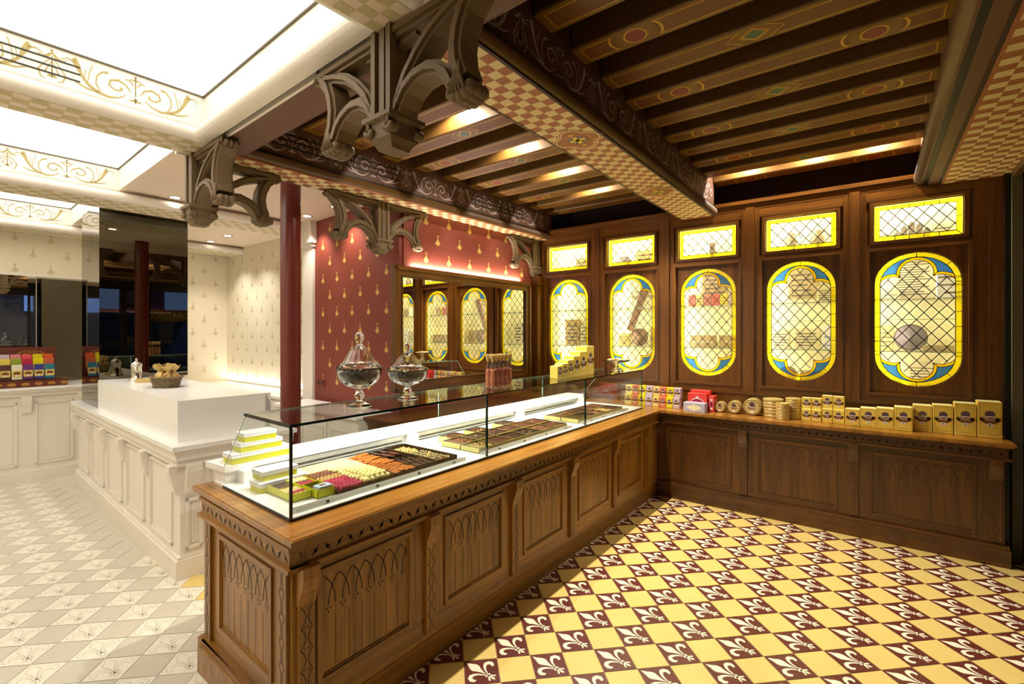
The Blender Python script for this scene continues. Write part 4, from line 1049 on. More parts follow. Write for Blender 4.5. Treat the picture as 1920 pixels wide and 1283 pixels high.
def wpanel(fn, a0, a1, z0, z1):
    p = MB(); w = .018
    def bx(A0, A1, Z0, Z1, o0, o1):
        vs = [fn(a, z, o) for o in (o0, o1) for a, z in ((A0, Z0), (A1, Z0), (A1, Z1), (A0, Z1))]
        p.add(vs, [(0, 1, 2, 3), (7, 6, 5, 4), (0, 4, 5, 1), (1, 5, 6, 2), (2, 6, 7, 3), (3, 7, 4, 0)], 'white_paint')
    for A0, A1, Z0, Z1 in ((a0, a0 + w, z0, z1), (a1 - w, a1, z0, z1), (a0, a1, z0, z0 + w), (a0, a1, z1 - w, z1)): bx(A0, A1, Z0, Z1, 0, .012)
    e = .035
    for A0, A1, Z0, Z1 in ((a0 + e, a0 + e + .006, z0 + e, z1 - e), (a1 - e - .006, a1 - e, z0 + e, z1 - e), (a0 + e, a1 - e, z0 + e, z0 + e + .006), (a0 + e, a1 - e, z1 - e - .006, z1 - e)): bx(A0, A1, Z0, Z1, 0, .005)
    return p
def wcorbel(fn, ac, hw=.045, zt=.762):
    p = MB(); prof = [(0, 0), (.06, 0), (.06, -.04), (.05, -.09), (.035, -.14), (.03, -.18), (.0, -.21)]
    vs = [fn(ac + s * hw, zt + z, o) for s in (-1, 1) for o, z in prof]; n = len(prof)
    p.add(vs, [tuple(range(n)), tuple(range(2 * n - 1, n - 1, -1))] + [(i, n + i, n + (i + 1) % n, (i + 1) % n) for i in range(n)], 'white_paint')
    return p
for k in range(5):
    a1 = -.14 - k * .655; wpanel(fI, a1 - .50, a1, .19, .73).build('panel', t)
for k in range(6): wcorbel(fI, -.055 - k * .655).build('corbel', t)
wpanel(fR, .22, .72, .19, .73).build('panel', t); wcorbel(fR, .10).build('corbel', t)
wpanel(fR, .06, .16, .19, .53).build('panel', t)
# white display plinth on the island
t = thing('display_plinth', 'plain white display block standing on the white island', 'display block', W(-1.3, .5, .9))
p = MB(WM); bx0, bx1, bv0, bv1, bz = -2.438, -.085, .04, .62, 1.185
p.box(bx0, bx1, bv0, bv1, .90, bz, 'white_solid'); p.build('block', t)
p = MB(WM); vs = []
p.prism([(bx1, .90), (bx1, 1.185), (bx1 - .02, 1.185), (bx1 - .02, .90)], .62, .66, lambda a, b, c: (a, c, b), 'white_solid')
p.add([(bx0, .62, .9), (bx1, .62, .9), (bx1, .62, bz), (bx0, .62, bz), (bx0, .78, .9), (bx1, .78, .9), (bx1, .77, .915), (bx0, .77, .915)], [(0, 1, 2, 3), (4, 7, 6, 5), (3, 2, 6, 7), (1, 5, 6, 2), (0, 3, 7, 4)], 'white_solid'); p.build('sloping_back', t)
# pillar clad in mirror: near faces
x0 = -2.44
t = thing('mirror_pillar', 'tall pillar clad in dark tinted mirror behind the white island', 'pillar', W(x0 - .4, .5, .9))
p = MB(WM); p.box(x0 - .82, x0 - .012, .062, .80, .9, ZF - .002, 'white_paint'); p.build('core', t)
p = MB(WM); p.box(x0 - .012, x0, .05, .81, 1.186, ZF - .0015, 'tinted_mirror'); p.build('mirror_panel', t, label='dark tinted mirror face reflecting the street windows')
p = MB(WM); p.box(x0 - .82, x0 - .0125, .05, .062, .903, ZF - .002, 'mirror_grey' if 'mirror_grey' in MATS else 'tinted_mirror'); p.build('mirror_panel', t)
# end cabinet with the bar display
t = thing('end_cabinet', 'white panelled cabinet at the far left, carrying the chocolate bar display', 'cabinet', W(-3.85, -.2, 0))
EC0, EC1 = -3.80, -4.40
p = MB(WM); p.box(EC1, EC0, -1.2, .22, .10, 1.00, 'white_paint'); p.build('carcass', t)
p = MB(WM); p.box(EC1, EC0 + .07, -1.25, .25, 1.02, 1.05, 'white_solid'); p.box(EC1, EC0 + .05, -1.24, .24, .99, 1.02, 'white_paint'); p.box(EC1, EC0 + .03, -1.23, .23, .95, .99, 'white_paint'); p.build('top', t)
p = MB(WM); p.box(EC1, EC0 + .03, -1.22, .235, 0, .12, 'white_paint'); p.build('plinth', t)
fC = lambda a, z, o=0: W(EC0 + o, a, z)
wpanel(fC, -.26, .06, .18, .88).build('panel', t); wpanel(fC, -.80, -.40, .18, .88).build('panel', t)
for a in (-.33, .13): wcorbel(fC, a, .04, .95).build('corbel', t)
# mirrors on the wall behind it
t = thing('end_wall_mirror', 'clear mirror on the far left wall behind the chocolate bars', 'mirror', (-8.14, .3, 1.06)); p = MB(); p.box(-8.148, -8.135, -1.4, 1.10, 1.06, 2.34, 'mirror'); p.build('mirror_glass', t)
p = MB(); p.box(-8.148, -8.12, -1.4, 2.2, 2.34, 2.37, 'white_paint'); p.build('top_trim', t)
t = thing('tinted_wall_mirror', 'dark tinted mirror panel on the far left wall beside the pillar', 'mirror', (-8.14, 1.5, 1.06)); p = MB(); p.box(-8.148, -8.134, 1.11, 2.1, 1.06, 2.32, 'tinted_mirror'); p.build('mirror_glass', t)
c = MB(); 
# ---- chocolate bar display
cx, cv, cz = -3.86, -.30, 1.05
t = thing('bar_display', 'brown printed cardboard display stand with a tall header', 'display stand', W(cx, cv, cz))
p = MB(WM); p.box(cx - .22, cx + .10, cv - .52, cv + .30, cz, cz + .07, 'display_brown'); p.box(cx - .20, cx - .19, cv - .52, cv + .24, cz, cz + .44, 'display_brown')
for k in range(8): p.poly([(cx + .1005, cv - .46 + k * .105 + .035 * math.cos(q), cz + .035 + .018 * math.sin(q)) for q in [i * PI / 6 for i in range(12)]], 'display_gold')
p.build('tray', t)
p = MB(WM)
for k in (-.33, .03):
    for r, mn, d in ((1, 'display_gold', .0005), (.86, 'display_brown', .001), (.6, 'display_gold', .0015), (.45, 'display_brown', .002)):
        p.poly([(cx - .19 + d, cv + k + .12 * r * math.cos(q), cz + .35 + .05 * r * math.sin(q)) for q in [i * PI / 10 for i in range(20)]], mn)
p.build('printed_crest', t)
BARC = [('lime green', (190, 200, 20)), ('lilac', (206, 186, 206)), ('rose pink', (232, 140, 140)), ('coral', (236, 90, 96)), ('yellow', (226, 214, 20)), ('orange', (222, 90, 30)),
        ('peach', (236, 190, 130)), ('pale yellow', (240, 216, 90)), ('olive green', (150, 170, 50)), ('crimson', (196, 40, 70)), ('bright yellow', (240, 222, 0)), ('burnt orange', (206, 100, 60)),
        ('pale blue', (170, 200, 220)), ('dark brown', (84, 50, 40)), ('ivory', (236, 228, 206)), ('violet', (110, 50, 120)), ('navy blue', (56, 62, 140)), ('teal', (40, 120, 140))]
for i, (cn, cc) in enumerate(BARC):
    row, k = divmod(i, 6); mat('bar_%d' % i, cc, .45)
    v = cv + .20 - (5 - k) * .088 - .035; u = cx - .12 + row * .065; z = cz + .175 - row * .045
    rn = ('back', 'middle', 'front')[row]
    t = thing('chocolate_bar', '%s wrapped chocolate bar in the %s row of the brown display' % (cn, rn), 'chocolate bar', W(u, v, z), 'chocolate bars in the cardboard display')
    p = MB(WM); p.box(u, u + .012, v - .040, v + .040, z, z + .165 + (.02 if row < 2 else 0), 'bar_%d' % i); p.build('wrapper', t)
    p = MB(WM); p.box(u + .0122, u + .0128, v - .037, v + .037, z + .03, z + .10, 'box_cream')
    for r, dz, mn in ((.030, .0, 'emblem_brown'), (.014, -.024, 'emblem_white')): p.poly([(u + .0132 + (.0004 if mn[-1] == 'e' else 0), v + r * math.cos(q), z + .070 + dz + r * .62 * math.sin(q)) for q in [i_ * PI / 6 for i_ in range(12)]], mn)
    p.build('printed_label', t)
# ---- coffee-style canister with chain, tray and basket on the white block
def canister(u, v, z):
    c = W(u, v, z); t = thing('silver_canister', 'small polished silver canister with domed lid and chain', 'canister', c)
    p = MB(); p.lathe([(.062, 0), (.062, .01), (.050, .022), (.044, .03), (.044, .135), (.048, .14), (.048, .148)], c, 'chrome', 24); p.build('body', t)
    p = MB(); p.lathe([(.049, .148), (.046, .165), (.030, .182), (.012, .19), (.008, .20), (.014, .208), (.006, .218), (.001, .222)], c, 'chrome', 20); p.build('lid', t)
    p = MB(); p.tube([(c[0] + .05, c[1], c[2] + .15), (c[0] + .075, c[1], c[2] + .11), (c[0] + .10, c[1], c[2] + .04), (c[0] + .14, c[1], c[2] + .006)], .002, 'steel', 4); p.build('chain', t)
canister(-2.05, .26, 1.185)
c = W(-1.84, .28, 1.185); t = thing('oval_tray', 'small oval gilt metal dish beside the canister', 'dish', c)
p = MB(); p.lathe([(.0001, .002), (.068, .002), (.074, .008), (.074, .026), (.078, .030), (.080, .026), (.078, .0), (.0001, .0)], c, 'tin_gold', 24); p.build('dish', t)
c = W(-1.18, .27, 1.185); t = thing('wicker_basket', 'oval wicker basket with handles on the white block', 'basket', c)
p = MB(); 
for r in range(7):
    z = c[2] + .006 + r * .012; k = 1 + .035 * r
    p.tube([(c[0] + (.125 * k) * math.cos(a), c[1] + (.085 * k) * math.sin(a) + .004 * math.sin(a * 9 + r * 2), z + .003 * math.sin(a * 12 + r * PI)) for a in [i * 2 * PI / 40 for i in range(40)]], .0058, 'wicker', 5, True)
for i in range(26):
    a = i * 2 * PI / 26; p.tube([(c[0] + .12 * math.cos(a), c[1] + .08 * math.sin(a), c[2]), (c[0] + .155 * math.cos(a), c[1] + .105 * math.sin(a), c[2] + .086)], .0035, 'wicker', 4)
p.lathe([(.0001, .004), (.10, .004)], c, 'wicker', 16); p.build('weave', t)
p = MB(); p.tube([(c[0] + .162 * math.cos(a), c[1] + .112 * math.sin(a), c[2] + .088 + .004 * math.sin(a * 14)) for a in [i * 2 * PI / 40 for i in range(40)]], .008, 'wicker', 6, True); p.build('rim', t)
# bags in the basket
def biscuit_bag():
    b = MB(); b.ball((0, 0, .035), .042, 'bread_brown', 10, 7, (1, .8, .85))
    for i in range(7): b.ball((rnd.uniform(-.025, .025), rnd.uniform(-.02, .02), .03 + rnd.uniform(0, .035)), .018, 'bread_brown', 7, 5)
    me = b.mesh('biscuits'); f = MB(); n = 14; prof = [(.040, .02), (.043, .05), (.025, .078), (.012, .088), (.020, .10), (.040, .125), (.050, .145)]
    vs = []
    for k, (r, z) in enumerate(prof):
        for i in range(n):
            a = 2 * PI * i / n; rr = r * (1 + (.22 * math.sin(i * 5.1) if k > 3 else .06 * math.sin(i * 3.3))); vs.append((rr * math.cos(a), rr * math.sin(a) * .8, z + (.012 * math.sin(i * 4.7) if k > 4 else 0)))
    f.add(vs, [(k * n + i, k * n + (i + 1) % n, k * n + n + (i + 1) % n, k * n + n + i) for k in range(len(prof) - 1) for i in range(n)], 'gold_bag', True)
    return me, f.mesh('wrapper')
mb_, mw_ = biscuit_bag()
for i, (dx, dy) in enumerate(((-.10, -.015), (-.04, -.04), (.03, -.04), (.10, -.02), (-.07, .04), (.0, .035), (.075, .04))):
    t = thing('biscuit_bag', 'gathered cellophane bag of golden biscuits in the wicker basket', 'bag', (c[0] + dx, c[1] + dy, c[2] + .045), 'biscuit bags in the basket')
    t.rotation_euler = (rnd.uniform(-.12, .12), rnd.uniform(-.2, .2), rnd.uniform(0, 6))
    for nm, me in (('biscuits', mb_), ('wrapper', mw_)):
        o = bpy.data.objects.new(nm, me); COL.objects.link(o); o.parent = t

# ================================================================ THINGS ON THE GLASS CASE
GTZ = GZ1 + .0105
def jar(x, y, R, Hh, lab, nfill, rf, pale):
    z = GTZ; t = thing('footed_candy_jar', lab, 'jar', (x, y, z), 'lidded crystal jars')
    k = R / .115; q = Hh / .385; zz = lambda v: v * q
    body = [(.0001, 0), (.058 * k, 0), (.060 * k, zz(.006)), (.045 * k, zz(.014)), (.016 * k, zz(.024)), (.013 * k, zz(.034)), (.021 * k, zz(.045)), (.025 * k, zz(.058)), (.018 * k, zz(.072)), (.013 * k, zz(.084)), (.022 * k, zz(.092)),
            (.062 * k, zz(.106)), (.092 * k, zz(.132)), (.104 * k, zz(.165)), (.106 * k, zz(.190)), (.115 * k, zz(.197)), (.1145 * k, zz(.200)),
            (.102 * k, zz(.196)), (.100 * k, zz(.170)), (.088 * k, zz(.138)), (.058 * k, zz(.112)), (.0001, zz(.102))]
    p = MB(); p.lathe(body, (x, y, z), 'crystal', 48, .022, 16, zz(.10), zz(.19)); p.build('bowl', t)
    lid = [(.112 * k, zz(.2005)), (.115 * k, zz(.205)), (.098 * k, zz(.212)), (.078 * k, zz(.228)), (.060 * k, zz(.258)), (.045 * k, zz(.288)), (.024 * k, zz(.308)), (.014 * k, zz(.318)), (.013 * k, zz(.328)), (.021 * k, zz(.350)), (.022 * k, zz(.366)), (.014 * k, zz(.380)), (.0001, zz(.384)),
           ]
    inn = [(max(r - .003, .0001), zz_ - .003) for r, zz_ in lid[2:7]][::-1]
    p = MB(); p.lathe(lid + [(.0001, zz(.300))] + inn, (x, y, z), 'crystal', 48, .05, 12, zz(.21), zz(.305)); p.build('lid', t)
    f = MB(); f.lathe([(.0001, zz(.106)), (.05 * k, zz(.112)), (.080 * k, zz(.134)), (.090 * k, zz(.158)), (.085 * k, zz(.168)), (.0001, zz(.170))], (x, y, z), 'choc_dark', 20)
    fo = f.build('sweets_bed', t)
    pos = []
    for i in range(nfill):
        rr = R * .76 * math.sqrt(rnd.random()); a = rnd.uniform(0, 6.28); pos.append((x + rr * math.cos(a), y + rr * math.sin(a), z + zz(.168) + rnd.uniform(0, .008)))
    for i in range(int(nfill * .8)):
        lv = rnd.random(); rr = R * (.60 + .18 * lv); a = rnd.uniform(0, 6.28); pos.append((x + rr * math.cos(a), y + rr * math.sin(a), z + zz(.125 + .045 * lv)))
    f2 = MB()
    for i, (px, py, pz) in enumerate(pos): f2.ball((px, py, pz), rf, 'truffle_white' if (pale and i % 19 == 3) else ('choc_dark' if i % 3 else 'choc_mid'), 8, 6)
    f2.build('sweets', fo, kind='stuff')
jar(-2.102, 1.469, .118, .382, 'tall lidded crystal jar with large dark and white chocolate balls', 46, .0125, True)
jar(-2.123, 1.803, .120, .322, 'shorter lidded crystal jar filled with small dark sweets', 110, .0078, False)
# crystal cake stand with little sweets
x, y = -2.02, 4.36; t = thing('cake_stand', 'cut-crystal footed dish of pale sweets at the far end of the case', 'dish', (x, y, GTZ))
p = MB(); p.lathe([(.0001, 0), (.062, 0), (.060, .008), (.030, .020), (.018, .04), (.022, .055), (.018, .07), (.030, .085), (.100, .094), (.118, .104), (.120, .112), (.112, .110), (.095, .101), (.0001, .099)], (x, y, GTZ), 'crystal', 48, .06, 16, .08, .12); p.build('stand', t)
p = MB()
for i in range(46): a = rnd.uniform(0, 6.3); r = .085 * math.sqrt(rnd.random()); p.ball((x + r * math.cos(a), y + r * math.sin(a), GTZ + .106 + .012 * (1 - r / .09) + rnd.uniform(0, .006)), .0095, 'truffle_white' if i % 3 else 'box_salmon', 7, 5)
p.build('sweets', t, kind='stuff')
# cellophane candy bags tied with dark ribbon
def candy_bag():
    b = MB(); b.bbox(-.022, .022, -.016, .016, .003, .115, 'candy_pink', .008)
    for i in range(22): b.ball((rnd.uniform(-.019, .019), rnd.choice((-1, 1)) * .015, rnd.uniform(.01, .11)), rnd.uniform(.005, .009), rnd.choice(('candy_pink', 'candy_dark', 'macaron_pink', 'gold_bag')), 6, 4)
    m1 = b.mesh('sweets')
    w = MB(); w.lathe([(.024, .0), (.028, .02), (.028, .11), (.022, .130), (.010, .150), (.008, .158)], (0, 0, 0), 'cello', 12, .08, 5); m2 = w.mesh('wrapper')
    s = MB(); n = 14
    for i in range(n):
        a = 2 * PI * i / n; s.ribbon([(0, .155, .004), (0, .185, .009), (0, .205, .010)], lambda p_, q_, c_, a=a: ((.006 + (q_ - .155) * .42) * math.cos(a) - p_ * math.sin(a), (.006 + (q_ - .155) * .42) * math.sin(a) + p_ * math.cos(a), q_), 'straw')
    s.lathe([(.007, .155), (.018, .185), (.026, .204)], (0, 0, 0), 'straw', 12, .25, 6); m3 = s.mesh('gathered_top')
    r = MB(); r.lathe([(.010, .148), (.012, .152), (.010, .156)], (0, 0, 0), 'ribbon_dark', 10)
    for s_ in (1, -1): r.tube([(s_ * .008, -.008, .152), (s_ * .026, -.012, .160), (s_ * .022, -.014, .146), (s_ * .006, -.010, .150)], .0025, 'ribbon_dark', 4); r.tube([(s_ * .006, -.010, .150), (s_ * .020, -.020, .125)], .002, 'ribbon_dark', 4)
    m4 = r.mesh('ribbon'); return (('sweets', m1), ('wrapper', m2), ('gathered_top', m3), ('ribbon', m4))
CB = candy_bag()
k = 0
for r_ in range(2):
    for q_ in range(5):
        x = -2.06 - r_ * .052; y = 2.49 + q_ * .046 + r_ * .015
        t = thing('candy_bag', 'cellophane candy bag with straw-coloured top, %s of the %s row on the case' % (('nearest', 'second', 'third', 'fourth', 'farthest')[q_], ('front', 'back')[r_]), 'bag', (x, y, GTZ), 'candy bags on the glass case')
        t.rotation_euler = (0, 0, rnd.uniform(-.6, .6) + PI / 2); t.scale = (.80, .80, 1.10 + .03 * rnd.random())
        for nm, me in CB: o = bpy.data.objects.new(nm, me); COL.objects.link(o); o.parent = t

# ================================================================ PRINTED BOXES
def emblem(mb, fn, w, h, big=True, purple='emblem_purple'):
    """crest: purple plume, brown cartouche, little oval seal ; fn(a,b,layer)"""
    el = lambda cx, cy, rx, ry, l, mn, n=14: mb.poly([fn(cx + rx * math.cos(2 * PI * i / n), cy + ry * math.sin(2 * PI * i / n), l) for i in range(n)], mn)
    s = w * 1.22
    if big:
        m = .42
        for a in (-m, m): mb.ribbon([(a * w, -.42 * h, .0016), (a * w, .42 * h, .0016)], lambda p, q, c: fn(p, q, 1), 'display_gold')
        for b in (-.42, .42): mb.ribbon([(-m * w, b * h, .0016), (m * w, b * h, .0016)], lambda p, q, c: fn(p, q, 1), 'display_gold')
    el(0, .155 * s + .04 * h, .18 * s, .15 * s, 1, purple); 
    for i in range(7): a = PI * i / 6; mb.poly([fn(.16 * s * math.cos(a) - .03 * s * math.sin(a), .155 * s + .04 * h + .13 * s * math.sin(a) - .0, 1), fn(.25 * s * math.cos(a), .155 * s + .04 * h + .21 * s * math.sin(a), 1), fn(.16 * s * math.cos(a) + .03 * s * math.sin(a), .155 * s + .04 * h + .13 * s * math.sin(a), 1)], 'emblem_brown')
    el(0, -.05 * s, .32 * s, .19 * s, 2, 'emblem_brown'); el(.28 * s, -.01 * s, .10 * s, .10 * s, 2, 'emblem_brown', 10); el(-.28 * s, -.01 * s, .09 * s, .08 * s, 2, 'emblem_brown', 10)
    mb.ribbon([(-.27 * s, .0, .012 * s), (-.10 * s, .10 * s, .055 * s), (.06 * s, .11 * s, .055 * s), (.2 * s, .06 * s, .03 * s)], lambda p, q, c: fn(p, q, 3), 'emblem_white')
    el(0, -.12 * s, .16 * s, .09 * s, 2.5, 'emblem_brown')
    el(0, -.275 * s, .14 * s, .08 * s, 3, 'emblem_white'); el(0, -.275 * s, .045 * s, .035 * s, 4, 'emblem_green', 8)
def printed_box(lab, x, y, z, w, d, h, mn, mt, group, cat='box', face='-y', name='gift_box', txt=True):
    """x,y = front left corner on the shelf; faces -y (or +x)"""
    if face == '-y': base = (x + w / 2, y + d / 2, z)
    else: base = (x - d / 2, y + w / 2, z)
    t = thing(name, lab, cat, base, group)
    p = MB()
    if face == '-y': p.bbox(x, x + w, y, y + d, z, z + h - .0012, mn, .002); p.box(x + .002, x + w - .002, y + .002, y + d - .002, z + h - .0012, z + h, mt)
    else: p.bbox(x - d, x, y, y + w, z, z + h - .0012, mn, .002); p.box(x - d + .002, x - .002, y + .002, y + w - .002, z + h - .0012, z + h, mt)
    p.build('carton', t)
    e = MB()
    if face == '-y': fn = lambda a, b, l: (x + w / 2 + a, y - .0003 - .0003 * l, z + h * .52 + b)
    else: fn = lambda a, b, l: (x + .0003 + .0003 * l, y + w / 2 + a, z + h * .52 + b)
    emblem(e, fn, w, h, w > .06)
    e.build('printed_crest', t)
    if txt and w > .07:
        rot = (PI / 2, 0, 0) if face == '-y' else (PI / 2, 0, PI / 2)
        q = fn(0, -.03 * w, 5); text('printed_name', 'Mazet', w * .17, tuple(Vector(q) - Vector(base)), rot, 'emblem_white', t, .0001, .2)
    return t
ORDN = ['first', 'second', 'third', 'fourth', 'fifth', 'sixth', 'seventh', 'eighth', 'ninth', 'tenth', 'eleventh', 'twelfth']
XS = [(-.514, .073, .102, 4.912), (-.440, .073, .102, 4.915), (-.363, .077, .117, 4.92), (-.283, .080, .116, 4.92)]
G = 'yellow printed boxes on the wall counter'
for i, (x, w, h, y) in enumerate(XS): printed_box('small yellow crest box, %s from the tins in the lower row of four' % ORDN[i], x, y, .8765, w, .085, h, 'box_yellow', 'box_yellow_lit_top', G)
for i, (x, w, h, y) in enumerate(XS): printed_box('small yellow crest box, %s from the tins in the upper row of four' % ORDN[i], x, y + .02, .8765 + h + .0006, w, .062, h * .97, 'box_yellow', 'box_yellow_lit_top', G)
ROW = [(-.196, .100, .138, 4.893), (-.092, .105, .156, 4.89), (.016, .108, .166, 4.885), (.129, .110, .187, 4.878), (.246, .113, .205, 4.94), (.364, .116, .218, 4.935), (.487, .120, .245, 4.93), (.613, .130, .268, 4.925)]
RN = ['shortest of the eight big ones', 'second shortest of the big ones', 'third of the big ones', 'fourth of the big ones', 'fifth of the big ones', 'sixth of the big ones', 'second tallest', 'tallest, at the street end']
for i, (x, w, h, y) in enumerate(ROW): printed_box('upright yellow crest box on the wall counter, %s' % RN[i], x, y, .8765, w, .11, h, 'box_yellow', 'box_yellow_lit_top', G)
# staircase of boxes on the glass case (crest faces the customers, +x)
hts = [.102, .118, .145, .175, .210, .256]; ws = [.082, .082, .098, .112, .124, .135]; y = 3.345
for i in range(6):
    printed_box('yellow crest box on the glass case, %s step of the staircase from the low end' % ORDN[i], -2.075, y, GTZ, ws[i], .075 + .008 * i, hts[i], 'box_yellow', 'box_yellow_lit_top', 'staircase of yellow boxes', face='+x'); y += ws[i] + .0015
# pastel boxes in two blocks of eight
G2 = 'pastel boxes by the corner of the worktop'; cc = ['box_cream', 'box_salmon', 'box_lemon', 'box_lilac']; cn = ['cream', 'salmon pink', 'lemon yellow', 'lilac']
for b__, (x0, y0, w) in enumerate(((-2.185, 4.915, .076), (-1.868, 4.905, .0705))):
    bn = ('seen through the glass case end', 'beside the red and grey boxes')[b__]
    for lv in range(2):
        for k in range(4):
            xx = x0 + k * w + (.006 if lv else 0)
            printed_box('%s crest box, %s level of the block %s' % (cn[k], ('lower', 'upper')[lv], bn), xx, y0 + (.012 if lv else 0) + .004 * k, .8765 + lv * .1065, w - .0015, .07, .106 - .006 * lv, cc[k], cc[k], G2, txt=False)
# red and grey boxes
def flat_box(lab, x, y, z, w, d, h, mn, oval, grp):
    t = thing('gift_carton', lab, 'box', (x + w / 2, y + d / 2, z), grp)
    p = MB(); p.bbox(x, x + w, y, y + d, z, z + h, mn, .002); p.build('carton', t)
    e = MB(); cx, cz = x + w / 2, z + h * .48
    el = lambda rx, rz, l, m_, dx=0, dz=0: e.poly([(cx + dx + rx * math.cos(a * PI / 10), y - .0003 * (l + 1), cz + dz + rz * math.sin(a * PI / 10)) for a in range(20)], m_)
    el(w * .33, h * .25, 0, 'emblem_white'); el(w * .31, h * .21, 1, oval); el(.013, .010, 2, 'emblem_white', 0, h * .30); el(.006, .004, 3, 'emblem_brown', 0, h * .30); el(.012, .009, 2, 'emblem_white', 0, -h * .28)
    if mn == 'box_red':
        for i in range(5):
            for j in range(2): e.poly([(x + w + .0003, y + .012 + i * .022 + dy, z + h * (.3 + .4 * j) + dz) for dy, dz in ((0, -.008), (.006, 0), (0, .008), (-.006, 0))], 'emblem_white')
    e.build('printed_crest', t); return t
G3 = 'red and grey presentation boxes'
flat_box('lilac grey presentation box, front one beneath the red boxes', -1.512, 4.80, .8765, .205, .10, .088, 'box_grey', 'box_inside', G3)
flat_box('red presentation box standing behind the grey one, magenta oval on its front', -1.500, 4.905, .8765, .185, .06, .172, 'box_red', 'box_magenta', G3)
flat_box('red presentation box at the back of the group, grey oval on its front', -1.492, 4.97, .8765, .19, .07, .198, 'box_red', 'box_grey', G3)
flat_box('narrow red box with white dotted side, right of the grey box', -1.300, 4.915, .8765, .05, .13, .150, 'box_red', 'box_magenta', G3)
# tins lying on their side
for i, (x, y, r, ln, nm) in enumerate(((-1.205, 4.94, .050, .10, 'small'), (-1.075, 4.93, .060, .11, 'middle-sized'), (-.915, 4.925, .078, .115, 'large'))):
    z = .8765 + r; t = thing('round_tin', '%s gilt round tin lying on its side on the wall counter' % nm, 'tin', (x, y + ln / 2, .8765), 'round tins on their side')
    p = MB(); p.lathe([(r * .93, 0), (r, .004), (r, .022), (r * .985, .024), (r * .985, ln - .03), (r, ln - .028), (r, ln)], (x, y, z), 'tin_gold', 32, axis='y'); p.build('body', t)
    e = MB(); el = lambda rr, l, m_, dx=0, dz=0, rz=None: e.poly([(x + dx + rr * math.cos(a * PI / 12), y - .0004 * l, z + dz + (rz or rr) * math.sin(a * PI / 12)) for a in range(24)], m_)
    el(r * .93, 1, 'tin_dark'); el(r * .84, 2, 'tin_face'); el(r * .5, 3, 'emblem_brown', 0, .0, r * .3); el(r * .3, 3, 'emblem_purple', 0, r * .42, r * .25); el(r * .22, 4, 'emblem_white', 0, -r * .55, r * .13)
    lid = e.build('printed_lid', t)
    text('printed_name', 'Mazet', r * .42, (x - t.location.x, y - .003 - t.location.y, z - t.location.z), (PI / 2, 0, 0), 'emblem_white', lid, .0002, .2)
# stacks of flat round tins
def flat_tin(lab, x, y, z, r, h, grp):
    t = thing('flat_tin', lab, 'tin', (x, y, z), grp)
    p = MB(); p.lathe([(r * .97, 0), (r * .985, .002), (r * .985, h * .55)], (x, y, z), 'tin_gold', 28); p.build('base', t)
    p = MB(); p.lathe([(r, h * .5), (r, h - .003), (r * .97, h - .0005), (r * .955, h - .002), (.0001, h - .002)], (x, y, z), 'tin_face', 28); p.build('lid', t)
ST = [(-.745, 4.985, .085, .0560, 3, 'wide stack of flat gilt tins behind'), (-.655, 4.885, .055, .0290, 5, 'narrow front stack of flat gilt tins'), (-.588, 5.00, .064, .0365, 5, 'stack of flat gilt tins nearest the yellow boxes')]
for x, y, r, h, n, nm in ST:
    for k in range(n): flat_tin('%s, %s from the bottom' % (nm, ('lowest tin', 'second tin', 'third tin', 'fourth tin', 'top fifth tin')[k]), x + rnd.uniform(-.002, .002), y, .8765 + k * (h + .0004), r, h, 'stacked flat tins')
# ================================================================ INSIDE THE CASE
def lime_box(lab, x, y, z, w, d, h, group):
    """front left corner at (x,y), runs w along +y, d back along -x; lid white with a dotted border"""
    t = thing('lime_gift_box', lab, 'box', (x - d / 2, y + w / 2, z), group); hl = h * .42
    p = MB(); p.bbox(x - d, x, y, y + w, z, z + h - hl * .8, 'lime', .0015); p.build('base', t)
    p = MB(); e = .003; p.bbox(x - d - e, x + e, y - e, y + w + e, z + h - hl, z + h, 'white_card', .0015)
    n = int(w / .011)
    for i in range(n):
        yy = y + (i + .5) * w / n; p.poly([(x + e + .0003, yy - .0025, z + h - .004), (x + e + .0003, yy, z + h - .010), (x + e + .0003, yy + .0025, z + h - .004)], 'card_dots')
    m_ = int(d / .011)
    for i in range(m_):
        xx = x - d + (i + .5) * d / m_; p.poly([(xx - .0025, y - e - .0003, z + h - .004), (xx, y - e - .0003, z + h - .010), (xx + .0025, y - e - .0003, z + h - .004)], 'card_dots')
    p.build('lid', t)
    return t
GL = 'lime gift boxes with white lids'
lime_box('largest lime box with white lid, bottom of the stack on the white ledge', -2.590, 1.060, .9805, .305, .105, .051, GL)
lime_box('medium lime box with white lid, in the middle of the stack on the ledge', -2.598, 1.105, 1.032, .215, .095, .048, GL)
lime_box('short lime box with white lid, on top of the stack on the ledge', -2.602, 1.125, 1.0805, .165, .095, .046, GL)
lime_box('flat lime box with white lid on the case floor, under another', -2.310, 1.070, .8885, .235, .105, .047, GL)
lime_box('lime box with white lid lying on top of the one on the case floor', -2.330, 1.090, .936, .172, .105, .048, GL)
